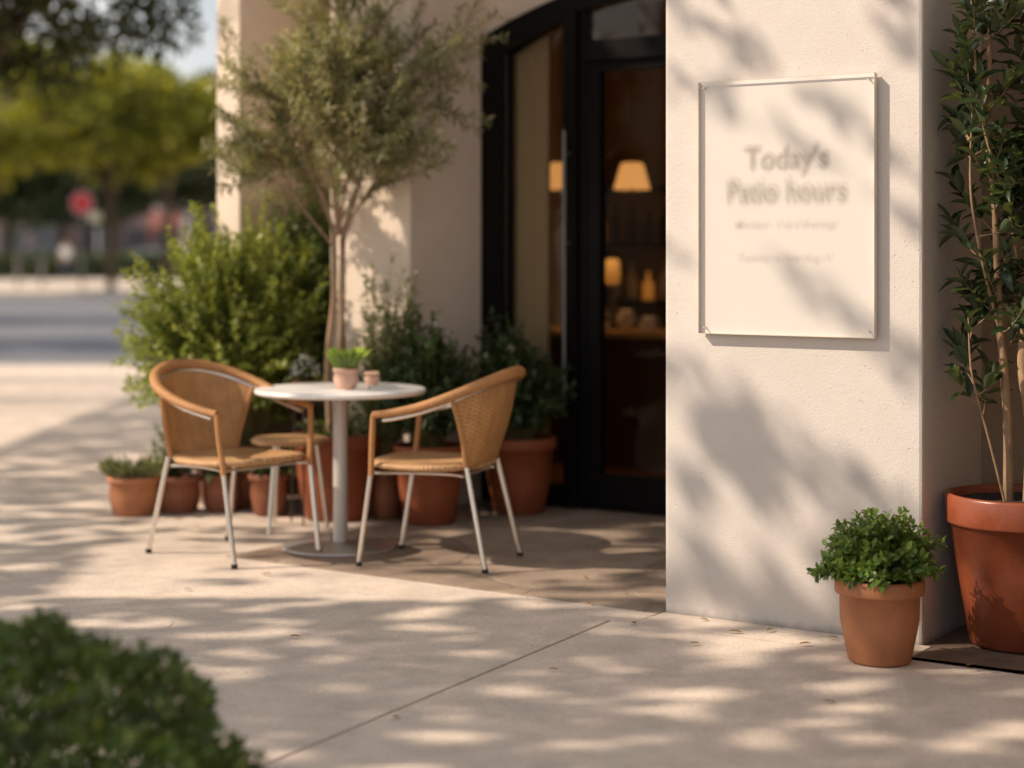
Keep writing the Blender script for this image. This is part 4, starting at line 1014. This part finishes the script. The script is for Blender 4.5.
# posts along the far pavement
for i, X_ in enumerate((18, 42)):
    r = empty("bollard", (px(X_, 66), 66, 0.01), 0, ["pale bollard at far left across the road", "pale bollard nearer the pedestrian across the road"][i], "bollard", "pale bollards on the far pavement")
    mb = MB(); mb.lathe([(0, 0), (.11, 0), (.11, .04), (.075, .06), (.07, .85), (.085, .88), (.08, .95), (.0, 1.0)], n=20); mb.build("post", M["greyb"], r)
    mb = MB(); mb.lathe([(.078, .70), (.082, .71), (.082, .78), (.078, .79)], n=20); mb.build("band", M["cardark"], r)

def car(x, y, rz, mat, label):
    r = empty("parked_car", (x, y, .01), rz, label, "car", "parked cars across the road")
    prof = [(-2.15,.35),(-2.2,.62),(-2.1,.86),(-1.55,.93),(-.85,1.38),(.35,1.42),(1.05,.98),(1.9,.84),(2.15,.66),(2.18,.36),(1.75,.30),(1.70,.48),(1.50,.65),(1.25,.65),(1.05,.48),(1.0,.28),(-1.0,.28),(-1.05,.48),(-1.25,.65),(-1.5,.65),(-1.7,.48),(-1.75,.30)]
    n = len(prof); hwid = [.80 if z < 1 else .62 for _, z in prof]
    mb = MB(); vs = [(p[0], -w, p[1]) for p, w in zip(prof, hwid)] + [(p[0], w, p[1]) for p, w in zip(prof, hwid)]
    mb.add(vs, [tuple(range(n)), tuple(range(2*n-1, n-1, -1))] + [(i+n, (i+1) % n+n, (i+1) % n, i) for i in range(n)]); mb.build("body", M[mat], r, .03)
    for sy in (-1, 1):
        mb = MB(); mb.add([(-1.35, .775*sy, .97), (.95, .775*sy, .97), (.34, .66*sy, 1.34), (-.82, .66*sy, 1.31)], [(0,1,2,3)]); mb.build("side_window", M["far_glass"], r)
        for wx in (-1.37, 1.37):
            mb = MB(); mb.tube([(wx, sy*.62, .32), (wx, sy*.82, .32)], .32, 20); t = mb.build("wheel", M["rubber"], r)
            mb = MB(); mb.tube([(wx, sy*.821, .32), (wx, sy*.83, .32)], .19, 14); mb.build("rim", M["alu"], t)
        mb = MB(); mb.box((2.12, sy*.68-.14, .60), (2.19, sy*.68+.14, .74)); mb.build("headlight", M["whiteb"], r)
    mb = MB(); mb.add([(1.0, -.66, 1.0), (1.0, .66, 1.0), (.42, .58, 1.40), (.42, -.58, 1.40)], [(0,1,2,3)]); mb.build("windscreen", M["far_glass"], r)
    return r
car(px(150, 105), 105, .35, "carblue", "pale blue parked car across the road right of the red sign")
car(px(30, 108), 108, .1, "cardark", "dark parked car across the road left of the pedestrian")

# pedestrian
def skin_obj(name, verts, edges, mat, parent, sub=2):
    me = bpy.data.meshes.new(name); me.from_pydata([v[:3] for v in verts], edges, []); me.update()
    o = link(name, me, mat, parent)
    md = o.modifiers.new("skin", "SKIN"); md.use_smooth_shade = True
    for i, v in enumerate(verts):
        sv = me.skin_vertices[0].data[i]; rr = v[3]; sv.radius = (rr, rr) if not hasattr(rr, "__len__") else rr
    me.skin_vertices[0].data[0].use_root = True
    s2 = o.modifiers.new("sub", "SUBSURF"); s2.levels = sub; s2.render_levels = sub
    return o
pr = empty("person", (px(66, 80), 80, .012), -1.2, "pedestrian in a white shirt and dark trousers standing across the road", "person")
V_ = [(0,0,.95,.125),(0,0,1.15,.12),(0,0,1.38,.135),(0,0,1.48,.07),(0,0,1.55,.058),(0.01,0,1.66,.095),(0.01,0,1.74,.08)]; E_ = [(i, i+1) for i in range(6)]
for sy in (-1, 1):
    b = len(V_); V_ += [(0, sy*.19, 1.42, .055), (-.01, sy*.23, 1.15, .042), (.06, sy*.25, .92, .032), (.08, sy*.25, .86, .030)]
    E_ += [(2, b), (b, b+1), (b+1, b+2), (b+2, b+3)]
    for k in range(5):
        c = len(V_); oy = (-.03+.015*k)
        V_ += [(.09+oy, sy*.25, .81 if k else .84, .009), (.10+oy*1.2, sy*(.245), (.78-.01*(k in (2, 3))) if k else .815, .007)]; E_ += [(b+3, c), (c, c+1)]
    b = len(V_); V_ += [(0, sy*.10, .88, .09), (.02+.04*sy, sy*.11, .48, .06), (.0+.06*sy, sy*.11, .09, .04), (.10+.06*sy, sy*.12, .035, .035), (.16+.06*sy, sy*.12, .03, .028)]
    E_ += [(0, b), (b, b+1), (b+1, b+2), (b+2, b+3), (b+3, b+4)]
skin_obj("body", V_, E_, M["skin"], pr)
sv = [(0,0,.93,.15),(0,0,1.15,.145),(0,0,1.38,.155),(0,0,1.47,.08)]; se = [(0,1),(1,2),(2,3)]
for sy in (-1, 1):
    b = len(sv); sv += [(0, sy*.20, 1.42, .072), (-.01, sy*.235, 1.20, .06)]; se += [(2, b), (b, b+1)]
skin_obj("shirt", sv, se, M["shirt"], pr)
sv = [(0,0,.95,.14)]; se = []
for sy in (-1, 1):
    b = len(sv); sv += [(0, sy*.10, .86, .108), (.02+.04*sy, sy*.11, .48, .075), (.06*sy, sy*.11, .10, .06)]; se += [(0, b), (b, b+1), (b+1, b+2)]
skin_obj("trousers", sv, se, M["jeans"], pr)
skin_obj("hair", [(-.02,0,1.72,.10),(-.03,0,1.79,.075)], [(0,1)], M["hair"], pr)

# ------------------------------------------------------------------ small litter
random.seed(8)
spots = [(-1.55, 8.95), (-.86, 8.98), (-1.02, 7.65), (.30, 7.0), (1.22, 6.02), (1.28, 6.12), (-.1, 8.75), (-1.95, 9.1), (1.0, 6.28), (.78, 6.5), (-.3, 8.6), (-.55, 8.85), (.70, 6.72), (.92, 6.50), (1.12, 6.40), (.45, 6.62), (.15, 5.9), (-.35, 5.3), (.95, 5.5), (.62, 6.30), (-.75, 6.4), (-1.3, 7.3), (1.5, 5.95), (.30, 7.6)]
for i, (x, y) in enumerate(spots):
    o = leaf_mesh("fallen_leaf", [(0, 0, 0)], [(1, 0, 0)], [(0, 0, 1)], .035+.02*random.random(), .018, T_OVAL, M["lf_dry"], None)
    s_, t_ = ST(x, y)
    o.location = (x, y, .010); o.rotation_euler = (random.uniform(-.12, .12), random.uniform(-.12, .12), random.random()*6.28)
    tag(o, "small dry brown leaf fallen on the paving of the terrace", "leaf", "dry leaves fallen on the paving")

# ------------------------------------------------------------------ WORLD, SUN, CAMERA
w = bpy.data.worlds.new("World"); sc.world = w; w.use_nodes = True
nt = w.node_tree; nt.nodes.clear()
out = nt.nodes.new("ShaderNodeOutputWorld"); bg = nt.nodes.new("ShaderNodeBackground"); sky = nt.nodes.new("ShaderNodeTexSky")
sky.sky_type = 'NISHITA'; sky.sun_disc = False; sky.sun_elevation = SUN_EL; sky.sun_rotation = math.atan2(SUN.x, SUN.y); sky.dust_density = 2.5; sky.air_density = 1.0; sky.ozone_density = 1.0
tc = nt.nodes.new("ShaderNodeTexCoord"); nz_ = nt.nodes.new("ShaderNodeTexNoise"); nz_.inputs["Scale"].default_value = 3.0; nz_.inputs["Detail"].default_value = 6
cr_ = nt.nodes.new("ShaderNodeValToRGB"); cr_.color_ramp.elements[0].position = .35; cr_.color_ramp.elements[1].position = .60
mxw = nt.nodes.new("ShaderNodeMixRGB"); mxw.inputs[2].default_value = (9.0, 8.8, 8.6, 1)
hs = nt.nodes.new("ShaderNodeMath"); hs.operation = 'MULTIPLY'; hs.inputs[1].default_value = .9
nt.links.new(tc.outputs["Generated"], nz_.inputs["Vector"]); nt.links.new(nz_.outputs["Fac"], cr_.inputs["Fac"]); nt.links.new(cr_.outputs["Color"], hs.inputs[0])
nt.links.new(hs.outputs[0], mxw.inputs[0]); nt.links.new(sky.outputs[0], mxw.inputs[1]); nt.links.new(mxw.outputs[0], bg.inputs["Color"])
bg.inputs["Strength"].default_value = .125; nt.links.new(bg.outputs[0], out.inputs["Surface"])
sl = bpy.data.lights.new("sun", 'SUN'); sl.energy = 5.0; sl.color = (1.0, .83, .655); sl.angle = R(.62)
so = bpy.data.objects.new("sun", sl); COL.objects.link(so); so.rotation_euler = (-SUN).to_track_quat('-Z', 'Y').to_euler(); so.location = (-20, 5, 20)

cd = bpy.data.cameras.new("camera"); cam = bpy.data.objects.new("camera", cd); COL.objects.link(cam); sc.camera = cam
cam.location = (0, 0, 1.385); cam.rotation_euler = (R(90), 0, 0)
cd.sensor_width = 36; cd.lens = 1800/1024*36; cd.shift_y = -(384-250)/1024; cd.clip_start = .05; cd.clip_end = 3000
cd.dof.use_dof = True; cd.dof.focus_distance = 6.42; cd.dof.aperture_fstop = 1.05; cd.dof.aperture_blades = 0
sc.view_settings.view_transform = 'Standard'; sc.view_settings.look = 'None'; sc.view_settings.exposure = 0; sc.view_settings.gamma = 1
sc.cycles.transparent_max_bounces = 160; sc.cycles.max_bounces = 7; sc.cycles.diffuse_bounces = 4; sc.cycles.caustics_reflective = False; sc.cycles.caustics_refractive = False
sc.cycles.use_denoising = True; sc.cycles.sample_clamp_indirect = 4
